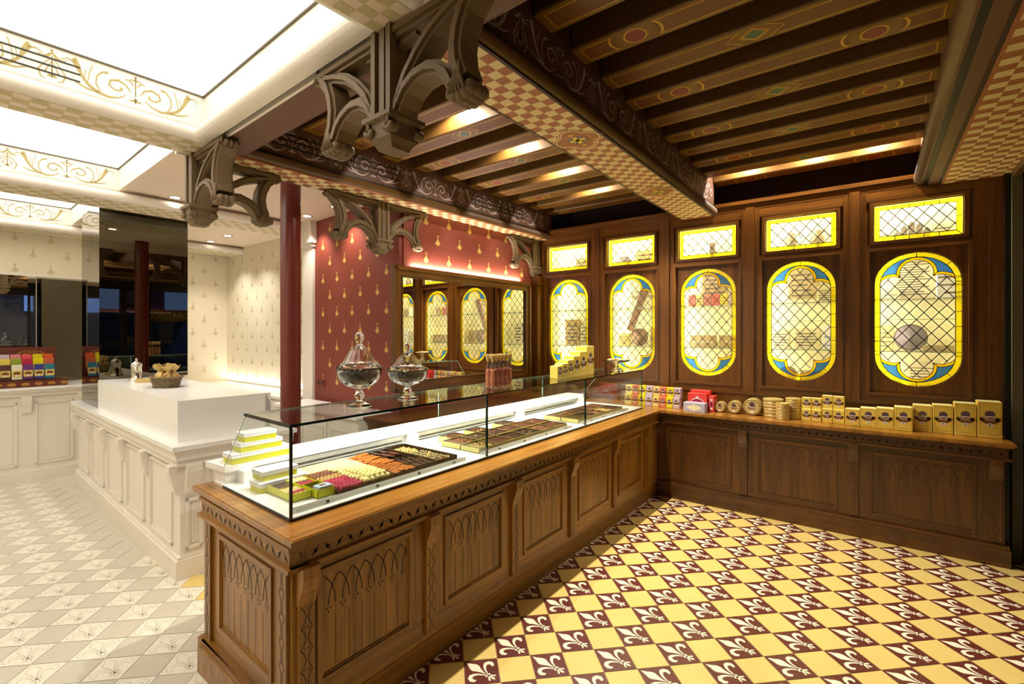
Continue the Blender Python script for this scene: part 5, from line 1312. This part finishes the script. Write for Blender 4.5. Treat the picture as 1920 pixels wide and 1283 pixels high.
# ---- sweet shapes (shared meshes)
def mesh_macaron(c1, c2):
    b = MB(); b.lathe([(.0001, -.0095), (.010, -.0090), (.0150, -.0065), (.0158, -.0030), (.0148, -.0028)], (0, 0, 0), c1, 12, axis='y')
    b.lathe([(.0148, .0028), (.0158, .0030), (.0150, .0065), (.010, .0090), (.0001, .0095)], (0, 0, 0), c1, 12, axis='y')
    b.lathe([(.0140, -.0028), (.0146, 0), (.0140, .0028)], (0, 0, 0), c2, 12, axis='y'); return b.mesh('macaron')
M_PINK = mesh_macaron('macaron_pink', 'box_magenta'); M_CRM = mesh_macaron('macaron_cream', 'truffle_white'); M_BRN = mesh_macaron('macaron_brown', 'choc_dark'); M_TAN = mesh_macaron('macaron_tan', 'choc_light')
b = MB(); b.ball((0, 0, 0), .0155, 'truffle_white', 12, 8); M_TRF = b.mesh('truffle')
b = MB(); b.bbox(-.012, .012, -.016, .016, -.007, .007, 'choc_rust', .003); M_RST = b.mesh('cocoa_square')
b = MB(); b.bbox(-.033, .033, -.008, .008, -.006, .006, 'choc_mid', .003); M_BAR = b.mesh('bar')
b = MB(); b.bbox(-.033, .033, -.008, .008, -.006, .006, 'choc_dark', .003); M_BAR2 = b.mesh('bar')
b = MB(); b.lathe([(.0001, -.004), (.016, -.004), (.017, 0), (.016, .004), (.0001, .005)], (0, 0, 0), 'choc_dark', 12); 
for i in range(5): b.ball((.009 * math.cos(i * 1.26), .009 * math.sin(i * 1.26), .006), .0035, 'nut' if i % 2 else 'truffle_white', 6, 4)
M_MEN = b.mesh('mendiant')
b = MB(); 
for i in range(7): b.ball((rnd.uniform(-.01, .01), rnd.uniform(-.01, .01), rnd.uniform(0, .008)), .0055, 'nut' if i % 3 else 'truffle_white', 6, 4)
M_NUT = b.mesh('nut_cluster')
b = MB(); b.tube([(.013 * math.cos(a), .013 * math.sin(a), 0) for a in [i * PI / 8 for i in range(16)]], .0045, 'choc_light', 6, True); M_RNG = b.mesh('ring')
# ---- the first, largest tray
def tray(lab, x0, x1, y0, y1, hh, splits_y=(), splits_x=(), mn='tray_dark', grp='chocolate trays'):
    t = thing('chocolate_tray', lab, 'tray', ((x0 + x1) / 2, (y0 + y1) / 2, .8885), grp); p = MB(); z = .8885
    p.box(x0, x1, y0, y1, z, z + .004, mn)
    for a, b_, c, d in ((x0, x0 + .003, y0, y1), (x1 - .003, x1, y0, y1), (x0, x1, y0, y0 + .003), (x0, x1, y1 - .003, y1)): p.box(a, b_, c, d, z, z + hh, mn)
    p.build('tray_base', t)
    if splits_y or splits_x:
        p = MB()
        for y in splits_y: p.box(x0, x1, y - .0015, y + .0015, z + .004, z + hh - .002, mn)
        for x in splits_x: p.box(x - .0015, x + .0015, y0, y1, z + .004, z + hh - .002, mn)
        p.build('divider', t)
    return t
X0, X1 = -2.455, -1.984
tray('dark tray of pink, brown and cream macarons and white truffles', X0, X1, 1.285, 1.600, .022, (1.425,))
tray('dark tray of rust-coloured cocoa squares', X0, X1, 1.603, 1.752, .030)
tray('dark tray of chocolate bars with nuts', X0, X1, 1.755, 1.905, .034, (), (-2.20,))
tray('dark tray of nut clusters and chocolate discs', X0, X1, 1.908, 2.065, .036)
def rows(me, nm, lab, cat, grp, xa, xb, ya, yb, dx, dy, z, rz=0, jit=.0012, tilt=0, zj=0):
    nx = max(1, int((xb - xa) / dx + .5)); ny = max(1, int((yb - ya) / dy + .5))
    for i in range(nx):
        for j in range(ny):
            inst(me, nm, lab, cat, (xa + (i + .5) * dx + rnd.uniform(-jit, jit), ya + (j + .5) * dy + rnd.uniform(-jit, jit), z + rnd.uniform(0, zj)), grp, (tilt + rnd.uniform(-.08, .08), rnd.uniform(-.05, .05), rz + rnd.uniform(-.06, .06)))
zf = .8925
rows(M_PINK, 'macaron', 'raspberry pink macaron standing in the front rows of the first tray', 'macaron', 'pink macarons', -2.150, -1.988, 1.292, 1.420, .0325, .0200, zf + .0215)
rows(M_TAN, 'macaron', 'tan macaron standing behind the pink macarons', 'macaron', 'tan macarons', -2.214, -2.150, 1.292, 1.420, .0325, .0200, zf + .0225)
rows(M_BRN, 'macaron', 'brown macaron standing between tan and cream macarons', 'macaron', 'brown macarons', -2.310, -2.214, 1.292, 1.420, .0320, .0200, zf + .0235)
rows(M_CRM, 'macaron', 'cream macaron standing in the back rows of the first tray', 'macaron', 'cream macarons', -2.450, -2.310, 1.292, 1.420, .0310, .0195, zf + .024)
rows(M_CRM, 'macaron', 'cream macaron standing in the back rows of the first tray', 'macaron', 'cream macarons', -2.450, -2.250, 1.430, 1.596, .0310, .0195, zf + .024)
rows(M_TRF, 'white_truffle', 'round pale yellow truffle beside the pink macarons', 'truffle', 'pale truffles', -2.246, -1.990, 1.430, 1.596, .0315, .0315, zf + .020, zj=.006)
rows(M_TRF, 'white_truffle', 'round pale yellow truffle beside the pink macarons', 'truffle', 'pale truffles', -2.228, -2.008, 1.448, 1.580, .0315, .0315, zf + .038)
rows(M_RST, 'cocoa_square', 'cocoa-dusted rust brown square in the tray behind the truffles', 'chocolate', 'cocoa squares', X0 + .008, X1 - .006, 1.610, 1.748, .0255, .0340, zf + .020, zj=.010, tilt=.12)
for i in range(14):
    inst(M_BAR if i % 2 else M_BAR2, 'chocolate_finger', 'chocolate finger laid in the tray with nut-edged bars', 'chocolate', (-2.41 + (i % 2) * .075, 1.768 + (i // 2) * .020, zf + .012 + .006 * (i % 3)), 'chocolate fingers', (0, 0, rnd.uniform(-.05, .05)))
for i in range(21): inst((M_BAR, M_BAR2)[i % 2], 'chocolate_finger', 'chocolate finger laid in the tray with nut-edged bars', 'chocolate', (-2.165 + (i % 3) * .068, 1.768 + (i // 3) * .020, zf + .012 + .010 * (i % 2)), 'chocolate fingers', (0, rnd.uniform(-.1, .1), rnd.uniform(-.05, .05)))
for i in range(5):
    for j in range(4): inst(M_NUT, 'nut_cluster', 'pale nut cluster at the back of the fourth tray', 'chocolate', (-2.425 + i * .030, 1.93 + j * .034, zf + .010), 'nut clusters', (0, 0, rnd.uniform(0, 6)))
for i in range(9):
    for j in range(4):
        me = M_RNG if (i > 5 and j in (1, 2) and i % 2) else (M_NUT if (i + j) % 5 == 0 else M_MEN)
        inst(me, 'chocolate_disc' if me is M_MEN else ('chocolate_ring' if me is M_RNG else 'nut_cluster'), 'dark chocolate disc with nuts in the fourth tray' if me is M_MEN else ('milk chocolate ring at the front of the fourth tray' if me is M_RNG else 'nut cluster lying among the chocolate discs'), 'chocolate', (-2.270 + i * .0325, 1.928 + j * .038, zf + .010), 'chocolate discs', (rnd.uniform(-.15, .15), rnd.uniform(-.15, .15), rnd.uniform(0, 6)))
# ---- open lime assortment boxes
def open_box(lab, x0, x1, y0, y1, h, split, fill, inner=None):
    t = thing('open_lime_box', lab, 'box', ((x0 + x1) / 2, (y0 + y1) / 2, .8885), 'open lime assortment boxes'); p = MB(); z = .8885
    p.box(x0, x1, y0, y1, z, z + .003, 'lime')
    for a, b_, c, d in ((x0, x0 + .0025, y0, y1), (x1 - .0025, x1, y0, y1), (x0, x1, y0, y0 + .0025), (x0, x1, y1 - .0025, y1)): p.box(a, b_, c, d, z, z + h, 'lime')
    if split: p.box(split - .001, split + .001, y0, y1, z, z + h - .002, 'lime')
    p.build('box_base', t)
    for (me, nm, a, b_, c, d, dx, dy) in fill:
        cn = {id(M_CRM): 'cream', id(M_PINK): 'pink', id(M_BRN): 'brown', id(M_TAN): 'tan'}.get(id(me), 'dark')
        rows(me, nm, '%s %s packed in the lime box %s' % (cn, nm.replace('_', ' '), lab.split(',')[-1].strip()), 'macaron' if nm == 'macaron' else 'chocolate', 'sweets in the open lime boxes', a, b_, c, d, dx, dy, z + .020)
    return t
b = MB(); b.bbox(-.013, .013, -.013, .013, -.006, .006, 'choc_dark', .003); M_SQ = b.mesh('square')
open_box('open lime box of chocolate squares and macarons, at the front corner', -2.325, -2.075, 1.100, 1.192, .036, -2.205, [(M_SQ, 'chocolate_square', -2.318, -2.21, 1.106, 1.188, .027, .027), (M_CRM, 'macaron', -2.200, -2.140, 1.105, 1.188, .03, .02), (M_PINK, 'macaron', -2.140, -2.110, 1.105, 1.188, .03, .02), (M_TAN, 'macaron', -2.110, -2.080, 1.105, 1.188, .03, .02)])
open_box('open lime box of mixed macarons, against the macaron tray', -2.330, -2.175, 1.196, 1.282, .036, None, [(M_CRM, 'macaron', -2.325, -2.26, 1.200, 1.280, .03, .02), (M_BRN, 'macaron', -2.260, -2.23, 1.200, 1.280, .03, .02), (M_PINK, 'macaron', -2.230, -2.18, 1.200, 1.280, .03, .02)])
open_box('open lime box holding a little pale blue box, beside the rail', -2.170, -2.030, 1.196, 1.284, .040, None, [(M_SQ, 'chocolate_square', -2.165, -2.095, 1.202, 1.280, .027, .027)])
mat('pale_blue', (196, 212, 232), .4)
b = MB(); b.bbox(-2.088, -2.036, 1.206, 1.276, .892, .938, 'pale_blue', .002); b.poly([(-2.072, 1.225, .9384), (-2.052, 1.225, .9384), (-2.052, 1.255, .9384), (-2.072, 1.255, .9384)], 'emblem_brown')
solo('small_gift_box', b, 'pale blue little box with a brown picture inside the open lime box', 'box', (-2.062, 1.241, .892))
# ---- middle and far chocolate boxes: gold-sided boxes filled to the rim
FILL = ['choc_mid', 'choc_dark', 'choc_light', 'choc_mid', 'choc_dark', 'choc_mid', 'nut']
def pieces(kind, c, w, d, z):
    b = MB(); nx = int(w / .019); ny = int(d / .019); mn = FILL[kind]
    for i in range(nx):
        for j in range(ny):
            x = c[0] - w / 2 + (i + .5) * w / nx; y = c[1] - d / 2 + (j + .5) * d / ny; m_ = mn if rnd.random() > .16 else rnd.choice(FILL)
            if kind in (2, 3, 6): b.ball((x, y, z + rnd.uniform(-.002, .003)), .0088, m_, 6, 4, (1, 1, .7))
            elif kind == 4: b.lathe([(.0088, -.004), (.0075, .003), (.0001, .006)], (x, y, z), m_, 7)
            else: b.bbox(x - .0078, x + .0078, y - .0078, y + .0078, z - .004, z + .005, m_, .002)
    return b
def choc_box(lab, x0, x1, y0, y1, h, kind, grp):
    t = thing('chocolate_box', lab, 'box', ((x0 + x1) / 2, (y0 + y1) / 2, .8885), grp); p = MB(); z = .8885
    p.box(x0, x1, y0, y1, z, z + .003, 'tray_dark')
    for a, b_, c, d in ((x0, x0 + .0025, y0, y1), (x1 - .0025, x1, y0, y1), (x0, x1, y0, y0 + .0025), (x0, x1, y1 - .0025, y1)): p.box(a, b_, c, d, z, z + h, 'tray_gold')
    for a, b_, c, d in ((x0 + .0025, x0 + .005, y0 + .0025, y1 - .0025), (x1 - .005, x1 - .0025, y0 + .0025, y1 - .0025), (x0 + .0025, x1 - .0025, y0 + .0025, y0 + .005), (x0 + .0025, x1 - .0025, y1 - .005, y1 - .0025)): p.box(a, b_, c, d, z + .003, z + h + .001, 'tray_dark')
    p.build('carton', t)
    cx, cy = (x0 + x1) / 2, (y0 + y1) / 2
    b = pieces(kind, (cx, cy), x1 - x0 - .012, y1 - y0 - .012, z + h - .009)
    s = b.build('chocolates', off=Vector((cx, cy, z))); s.location = (cx, cy, z)
    s['label'] = 'chocolates filling the ' + lab[:1].lower() + lab[1:].replace('gold-sided box of ', 'gold box of '); s['category'] = 'chocolates'; s['kind'] = 'stuff'
    return t
KN = ['milk chocolate squares', 'dark chocolate squares', 'pale praline balls', 'milk chocolate balls', 'dark chocolate cones', 'milk squares', 'caramel nuts']
for k, (y0, w) in enumerate(((2.355, .165), (2.610, .165), (2.945, .170))):
    choc_box('gold-sided box of %s, %s of three against the ledge' % (KN[(0, 3, 1)[k]], ORDN[k]), -2.445, -2.325, y0, y0 + w, .036, (0, 3, 1)[k], 'gold chocolate boxes against the ledge')
for r, (x0, x1, rn) in enumerate(((-2.320, -2.150, 'back'), (-2.146, -1.984, 'front'))):
    for k in range(6):
        y0 = 2.266 + k * .180; kd = ((2, 1, 4, 3, 0, 5), (6, 0, 1, 4, 2, 5))[r][k]
        choc_box('gold-sided box of %s, %s in the %s row of the middle section' % (KN[kd], ORDN[k], rn), x0, x1, y0, y0 + .177, .036 if r == 0 else .032, kd, 'chocolate boxes in the middle section')
for r, (x0, x1, rn) in enumerate(((-2.325, -2.155, 'back'), (-2.150, -1.984, 'front'))):
    for k in range(5):
        y0 = 3.525 + k * .178; kd = ((3, 0, 1, 5, 0), (1, 4, 2, 6, 1))[r][k]
        choc_box('gold-sided box of %s, %s in the %s row of the far section' % (KN[kd], ORDN[k], rn), x0, x1, y0, y0 + .175, .034, kd, 'chocolate boxes in the far section')
b = MB(); b.bbox(-2.28, -2.12, 4.385, 4.47, .8885, .905, 'paper', .002); solo('price_card', b, 'blank cream card lying behind the far chocolate boxes', 'card', (-2.2, 4.43, .8885))

# ================================================================ THINGS INSIDE THE LEADED CABINETS
yb = YB + .30
def cbox(lab, cx, x, z, w, h, d, mn, y=YB + .22, decor='ink', n=5):
    x += cx; t = thing('antique_box', lab, 'box', (x, y, z), 'exhibits in the leaded cabinets'); p = MB(); p.bbox(x - w / 2, x + w / 2, y, y + d, z, z + h, mn, .003); p.build('carton', t)
    q = MB()
    for i in range(n): ww = w * (.28 + .1 * ((i * 7) % 3)); q.box(x - ww, x + ww, y - .001, y, z + h * (.15 + .7 * i / n), z + h * (.15 + .7 * i / n) + h * .05, decor)
    q.build('printed_lines', t); return t
def plate(lab, cx, x, z, r, mn, y=YB + .24, m2='emblem_brown'):
    x += cx; t = thing('display_plate', lab, 'plate', (x, y, z), 'exhibits in the leaded cabinets'); p = MB(); p.lathe([(.0001, 0), (r * .6, 0), (r * .95, -.018), (r, -.018), (r * .97, -.010), (r * .6, .008), (.0001, .008)], (x, y, z + r), mn, 28, axis='y'); p.build('dish', t)
    q = MB()
    for rr, m_ in ((.9, m2), (.78, mn), (.5, m2), (.3, mn)): q.lathe([(r * rr * .92, -.019 + .012 * (1 - rr)), (r * rr, -.0195 + .012 * (1 - rr))], (x, y, z + r), m_, 24, axis='y')
    q.build('painted_rim', t); return t
def poster(lab, cx, x, z, w, h, y=YB + .33, mn='paper', n=12, decor='ink', body=None, bs=.05):
    x += cx; t = thing('framed_document', lab, 'document', (x, y, z), 'exhibits in the leaded cabinets'); p = MB(); p.box(x - w / 2, x + w / 2, y, y + .012, z, z + h, mn); s = p.build('sheet', t)
    q = MB()
    for i in range(n): ww = w * (.38 - .06 * (i % 3)); q.box(x - w * .40, x - w * .40 + ww * 2, y - .0012, y, z + h * (.08 + .84 * i / n), z + h * (.08 + .84 * i / n) + h * .3 / max(n, 1), decor)
    if n: q.build('written_lines', t)
    if body: text('lettering', body, bs, (0, -.003, h * .5), (PI / 2, 0, 0), 'ink', t, .0005)
    return t
S1, S2_, S3, S4 = 1.091, 1.4985, 1.9385, 2.3985
B1, B2, B3, B4, B5 = BAYX
cbox('tall tan carton behind the oval nearest the mirror', B1, -.06, S2_, .20, .33, .10, 'tin_gold'); cbox('second tan carton beside the tall one, same oval', B1, .13, S2_, .13, .30, .09, 'box_inside')
poster('old brown label behind the top pane nearest the mirror', B1, .10, S4, .32, .22, mn='sepia', n=4, body='PRASLINES', bs=.05)
poster('pale poster lettered MAZET behind the second oval', B2, .02, S3, .30, .34, n=0, body='MAZET\nMONTARGIS', bs=.06)
p = MB(); p.add([(B2 - .13, YB + .20, S2_ + .20), (B2 - .06, YB + .20, S2_ + .17), (B2 + .13, YB + .20, S3 + .20), (B2 + .06, YB + .20, S3 + .24), (B2 - .13, YB + .23, S2_ + .20), (B2 - .06, YB + .23, S2_ + .17), (B2 + .13, YB + .23, S3 + .20), (B2 + .06, YB + .23, S3 + .24)], [(0, 1, 2, 3), (7, 6, 5, 4), (0, 4, 5, 1), (1, 5, 6, 2), (2, 6, 7, 3), (3, 7, 4, 0)], 'emblem_brown')
solo('wooden_mould', p, 'long brown carved mould leaning diagonally behind the second oval', 'mould', (B2, YB + .2, S2_ + .17), 'exhibits in the leaded cabinets')
plate('round brown painted plate behind the second oval', B2, .02, S2_, .105, 'tin_dark'); cbox('square dark printed tin at the right of the second oval', B2, .23, S2_, .16, .20, .08, 'sepia')
cbox('low pale box left of the plate in the second oval', B2, -.18, S2_, .13, .15, .08, 'box_cream', decor='roundel_red'); poster('pale card with a pink border behind the foot of the second oval', B2, .14, S1, .22, .30, n=6, decor='box_salmon')
plate('dark little round dish behind the second top pane', B2, -.17, S4, .085, 'choc_mid', m2='choc_dark'); poster('yellow label with a crest behind the second top pane', B2, .08, S4, .30, .24, mn='tray_gold', n=4, decor='roundel_red')
poster('grey-brown picture behind the head of the middle oval', B3, 0, S3 + .12, .26, .28, mn='sepia', n=5)
for k, (m_, nm) in enumerate((('box_red', 'red'), ('box_cream', 'cream'), ('box_salmon', 'pink'), ('box_red', 'scarlet'), ('box_lemon', 'yellow'), ('box_lilac', 'lilac'))):
    cbox('small %s box in the row behind the middle oval, %s from the mirror side' % (nm, ORDN[k]), B3, -.21 + k * .082, S3, .076, .13, .07, m_, n=3, decor='emblem_brown')
for k, (x, w, s_) in enumerate(((-.10, .26, 'croq. des alpes'), (.19, .24, 'Praslines'))):
    t = cbox('long dark shop box with cream lettering, %s one behind the middle oval' % ('mirror-side', 'street-side')[k], B3, x, S2_, w, .13, .09, 'sepia', n=0); text('lettering', s_, .035, (0, -.002, .06), (PI / 2, 0, 0), 'emblem_white', t, .0005)
cbox('small brown figure box behind the top middle pane', B3, 0, S4, .05, .22, .05, 'choc_light', n=2); cbox('pale packet behind the foot of the middle oval', B3, .14, S1, .10, .22, .08, 'box_inside')
poster('sepia photograph behind the head of the fourth oval', B4, -.0, S3 + .05, .26, .30, mn='sepia', n=5); cbox('light carton at the shelf end behind the fourth oval', B4, .20, S3, .16, .15, .08, 'box_inside'); cbox('cream carton with printed flower behind the fourth oval', B4, .03, S2_, .22, .20, .10, 'box_inside'); cbox('flat cream packet left of the flower carton', B4, -.20, S2_, .18, .19, .08, 'paper')
cbox('white packet with a blue mark behind the fourth oval', B4, .22, S2_, .12, .22, .08, 'white_card', decor='van_blue', n=2); plate('round brown lidded dish at the foot of the fourth oval', B4, -.12, S1 + .08, .08, 'tin_gold'); cbox('dark printed tin at the foot of the fourth oval', B4, .08, S1, .20, .20, .08, 'sepia')
for k, x in enumerate((-.09, .13)):
    x += B4; p = MB(); p.lathe([(.0001, 0), (.05, 0), (.055, .02), (.03, .05), (.045, .10), (.05, .15), (.022, .19), (.03, .22), (.0001, .235)], (x, YB + .22, S4), 'sepia', 16)
    for q in range(5): p.tube([(x, YB + .22, S4 + .16), (x + .05 * math.cos(q * 1.3), YB + .22, S4 + .22 - .02 * q), (x + .08 * math.cos(q * 1.3), YB + .215, S4 + .17 - .02 * q)], .005, 'choc_light', 5)
    solo('figurine', p, 'brown figurine with raised arms behind the fourth top pane, %s one' % ('mirror-side', 'street-side')[k], 'figurine', (x, YB + .22, S4), 'exhibits in the leaded cabinets')
poster('large handwritten letter behind the head of the fifth oval', B5, .0, S3 + .02, .28, .36, n=14); cbox('white case with printed ship at the right of the fifth oval', B5, .24, S3, .20, .28, .10, 'white_card', n=3); cbox('long flat cream box left of the letter, fifth oval', B5, -.20, S3, .20, .09, .12, 'paper', n=2)
plate('large round brown dish standing behind the fifth oval', B5, -.03, S2_, .115, 'tin_dark', m2='emblem_purple'); cbox('yellow picture tin left of the round dish, fifth oval', B5, -.22, S2_, .15, .22, .08, 'tray_gold', n=4); cbox('low brown box right of the round dish, fifth oval', B5, .15, S2_, .20, .05, .12, 'sepia', n=1)
poster('framed certificate behind the foot of the fifth oval', B5, .06, S1, .22, .30, n=10); plate('round gilt tin at the foot of the fifth oval', B5, -.14, S1, .075, 'tin_gold')
p = MB(); x, y, z = B5, YB + .26, S4
p.box(x - .16, x + .13, y, y + .05, z, z + .05, 'ink')
for k, (dx, h) in enumerate(((-.12, .11), (-.07, .16), (-.02, .19), (.03, .17), (.08, .13))): p.box(x + dx - .022, x + dx + .022, y, y + .045, z + .05, z + h, 'tin_dark'); p.prism([(x + dx - .026, z + h), (x + dx + .026, z + h), (x + dx, z + h + .035)], y, y + .045, lambda a, b, c: (a, c, b), 'ink')
solo('model_townhouses', p, 'brown model of gabled town houses behind the fifth top pane', 'model', (x, y, z), 'exhibits in the leaded cabinets')
poster('framed drawing left of the model houses', B5, -.22, S4, .12, .18, n=4); poster('framed drawing right of the model houses', B5, .20, S4, .16, .19, n=5)

# ================================================================ STREET OUTSIDE (seen in the dark mirror)
s = MB(); s.box(1.2, 9, -4, 12, -.12, -.06, 'facade'); struct('street', s)
t = thing('street_facade', 'grey stone house front across the street', 'building', (6.5, 4, 0))
p = MB(); p.box(6.5, 6.8, -2, 11, 0, 6.5, 'facade'); p.build('wall', t)
for k in range(6):
    for j in range(2): p = MB(); y = -1.2 + k * 2; p.box(6.46, 6.5, y, y + .9, 2.4 + j * 2, 3.8 + j * 2, 'sky_glow'); p.build('window', t)
v = thing('delivery_van', 'pale blue delivery van parked in the street', 'van', (3.6, 5.2, 0))
p = MB(); p.prism([(4.4, .35), (6.4, .35), (6.4, 2.0), (4.9, 2.05), (4.55, 1.3), (4.35, 1.1)], 3.0, 4.7, lambda a, b, c: (c, a, b), 'van_blue'); p.build('body', v)
p = MB(); p.box(2.99, 3.0, 4.75, 5.3, 1.3, 1.85, 'black'); p.build('window', v)
for y in (4.8, 6.0): p = MB(); p.lathe([(.0001, 0), (.33, 0), (.33, .2), (.0001, .2)], (2.98, y, .33), 'black', 20, axis='x'); p.build('wheel', v)
aw = MB(); aw.box(1.141, 1.62, 3.2, 4.15, 1.93, 2.20, 'beam_brown'); solo('shop_awning', aw, 'brown shop sign board outside the street window', 'sign', (1.3, 3.7, 1.93))
text('sign_lettering', 'MONTARGIS', .17, (1.136, 3.66, 2.06), (PI / 2, 0, PI / 2), 'gold_check')['label'] = 'pale MONTARGIS lettering on the shop window'
bpy.data.objects['sign_lettering']['category'] = 'lettering'

# ================================================================ LIGHT
WARM = (1.0, .91, .75); NEUT = (1.0, .94, .84)
for x, y, z, nm in SPOTS[:4]: 
    spot('halogen', (x, y, z - .02), (x + .1, y, 0), 40, 168, .3, .02, WARM)
for k in range(4): spot('counter_spot', (-1.99, 1.95 + k * .80, 3.15), (-1.3, 1.95 + k * .80, 0), 150, 100, .5, .022, WARM)
for x, y, z, nm in SPOTS[4:]: spot('halogen', (x, y, z - .02), (x, y - .05, 0), 38, 165, .3, .02, WARM)
for x, y, tx, ty, pw in ((-5.32, 1.67, -5.3, 1.9, 22), (-4.70, 1.62, -4.6, 1.8, 22), (-6.85, 2.75, -6.9, 3.1, 40), (-5.0, 2.82, -5.2, 3.1, 40), (-4.40, 2.79, -4.1, 3.1, 40), (-7.48, 2.78, -7.6, 3.1, 40)): spot('ceiling_downlight', (x, y, ZF - .02), (tx, ty, 0), pw, 100, .7, .04, NEUT)
for cx in BAYX:
    l = area('cabinet_light', (cx - .385, YB + .16, 1.97), (0, -PI / 2, 0), 1.7, .16, 14, (1, .96, .84)); l.visible_camera = False; l = area('cabinet_light', (cx, YB + .2, 2.85), (0, 0, 0), .6, .2, 3.5, (1, .96, .84)); l.visible_camera = False
o = area('mirror_top_light', W(UM + .02, 2.75, mz1 + .02), (PI, -.25, WA), .02, 1.7, 16, (1, .93, .82))
o = area('case_fill', (-2.30, 2.85, 1.262), (0, .0, 0), .02, 3.5, 22, (1, .98, .94)); o.visible_camera = False; o.visible_glossy = False  # unseen strip under the top pane, added to brighten the case deck
o = area('rear_counter_light', (-6.8, 3.235, .93), (PI - .25, 0, 0), 2.6, .03, 7, (1, .95, .84)); o.visible_camera = False
w = bpy.data.worlds.new('dusk'); SC.world = w; w.use_nodes = True; w.node_tree.nodes['Background'].inputs[0].default_value = (.25, .35, .6, 1); w.node_tree.nodes['Background'].inputs[1].default_value = .35

# ================================================================ CAMERA
cam = bpy.data.cameras.new('camera'); co = bpy.data.objects.new('camera', cam); COL.objects.link(co); SC.camera = co
cam.sensor_width = 36; cam.lens = 892.4 / 1920 * 36; cam.shift_y = -(641.5 - 625) / 1920
co.location = (0, 0, 1.65); co.rotation_euler = (PI / 2, 0, math.radians(37.28)); cam.clip_start = .01
SC.view_settings.view_transform = 'Standard'; SC.view_settings.look = 'None'; SC.view_settings.gamma = 1; SC.view_settings.exposure = 0
SC.cycles.max_bounces = 9; SC.cycles.diffuse_bounces = 4; SC.cycles.glossy_bounces = 5; SC.cycles.transmission_bounces = 9; SC.cycles.transparent_max_bounces = 24
SC.cycles.caustics_reflective = False; SC.cycles.caustics_refractive = False; SC.cycles.sample_clamp_indirect = 6; SC.cycles.use_denoising = True; SC.cycles.use_adaptive_sampling = True; SC.cycles.adaptive_threshold = .025
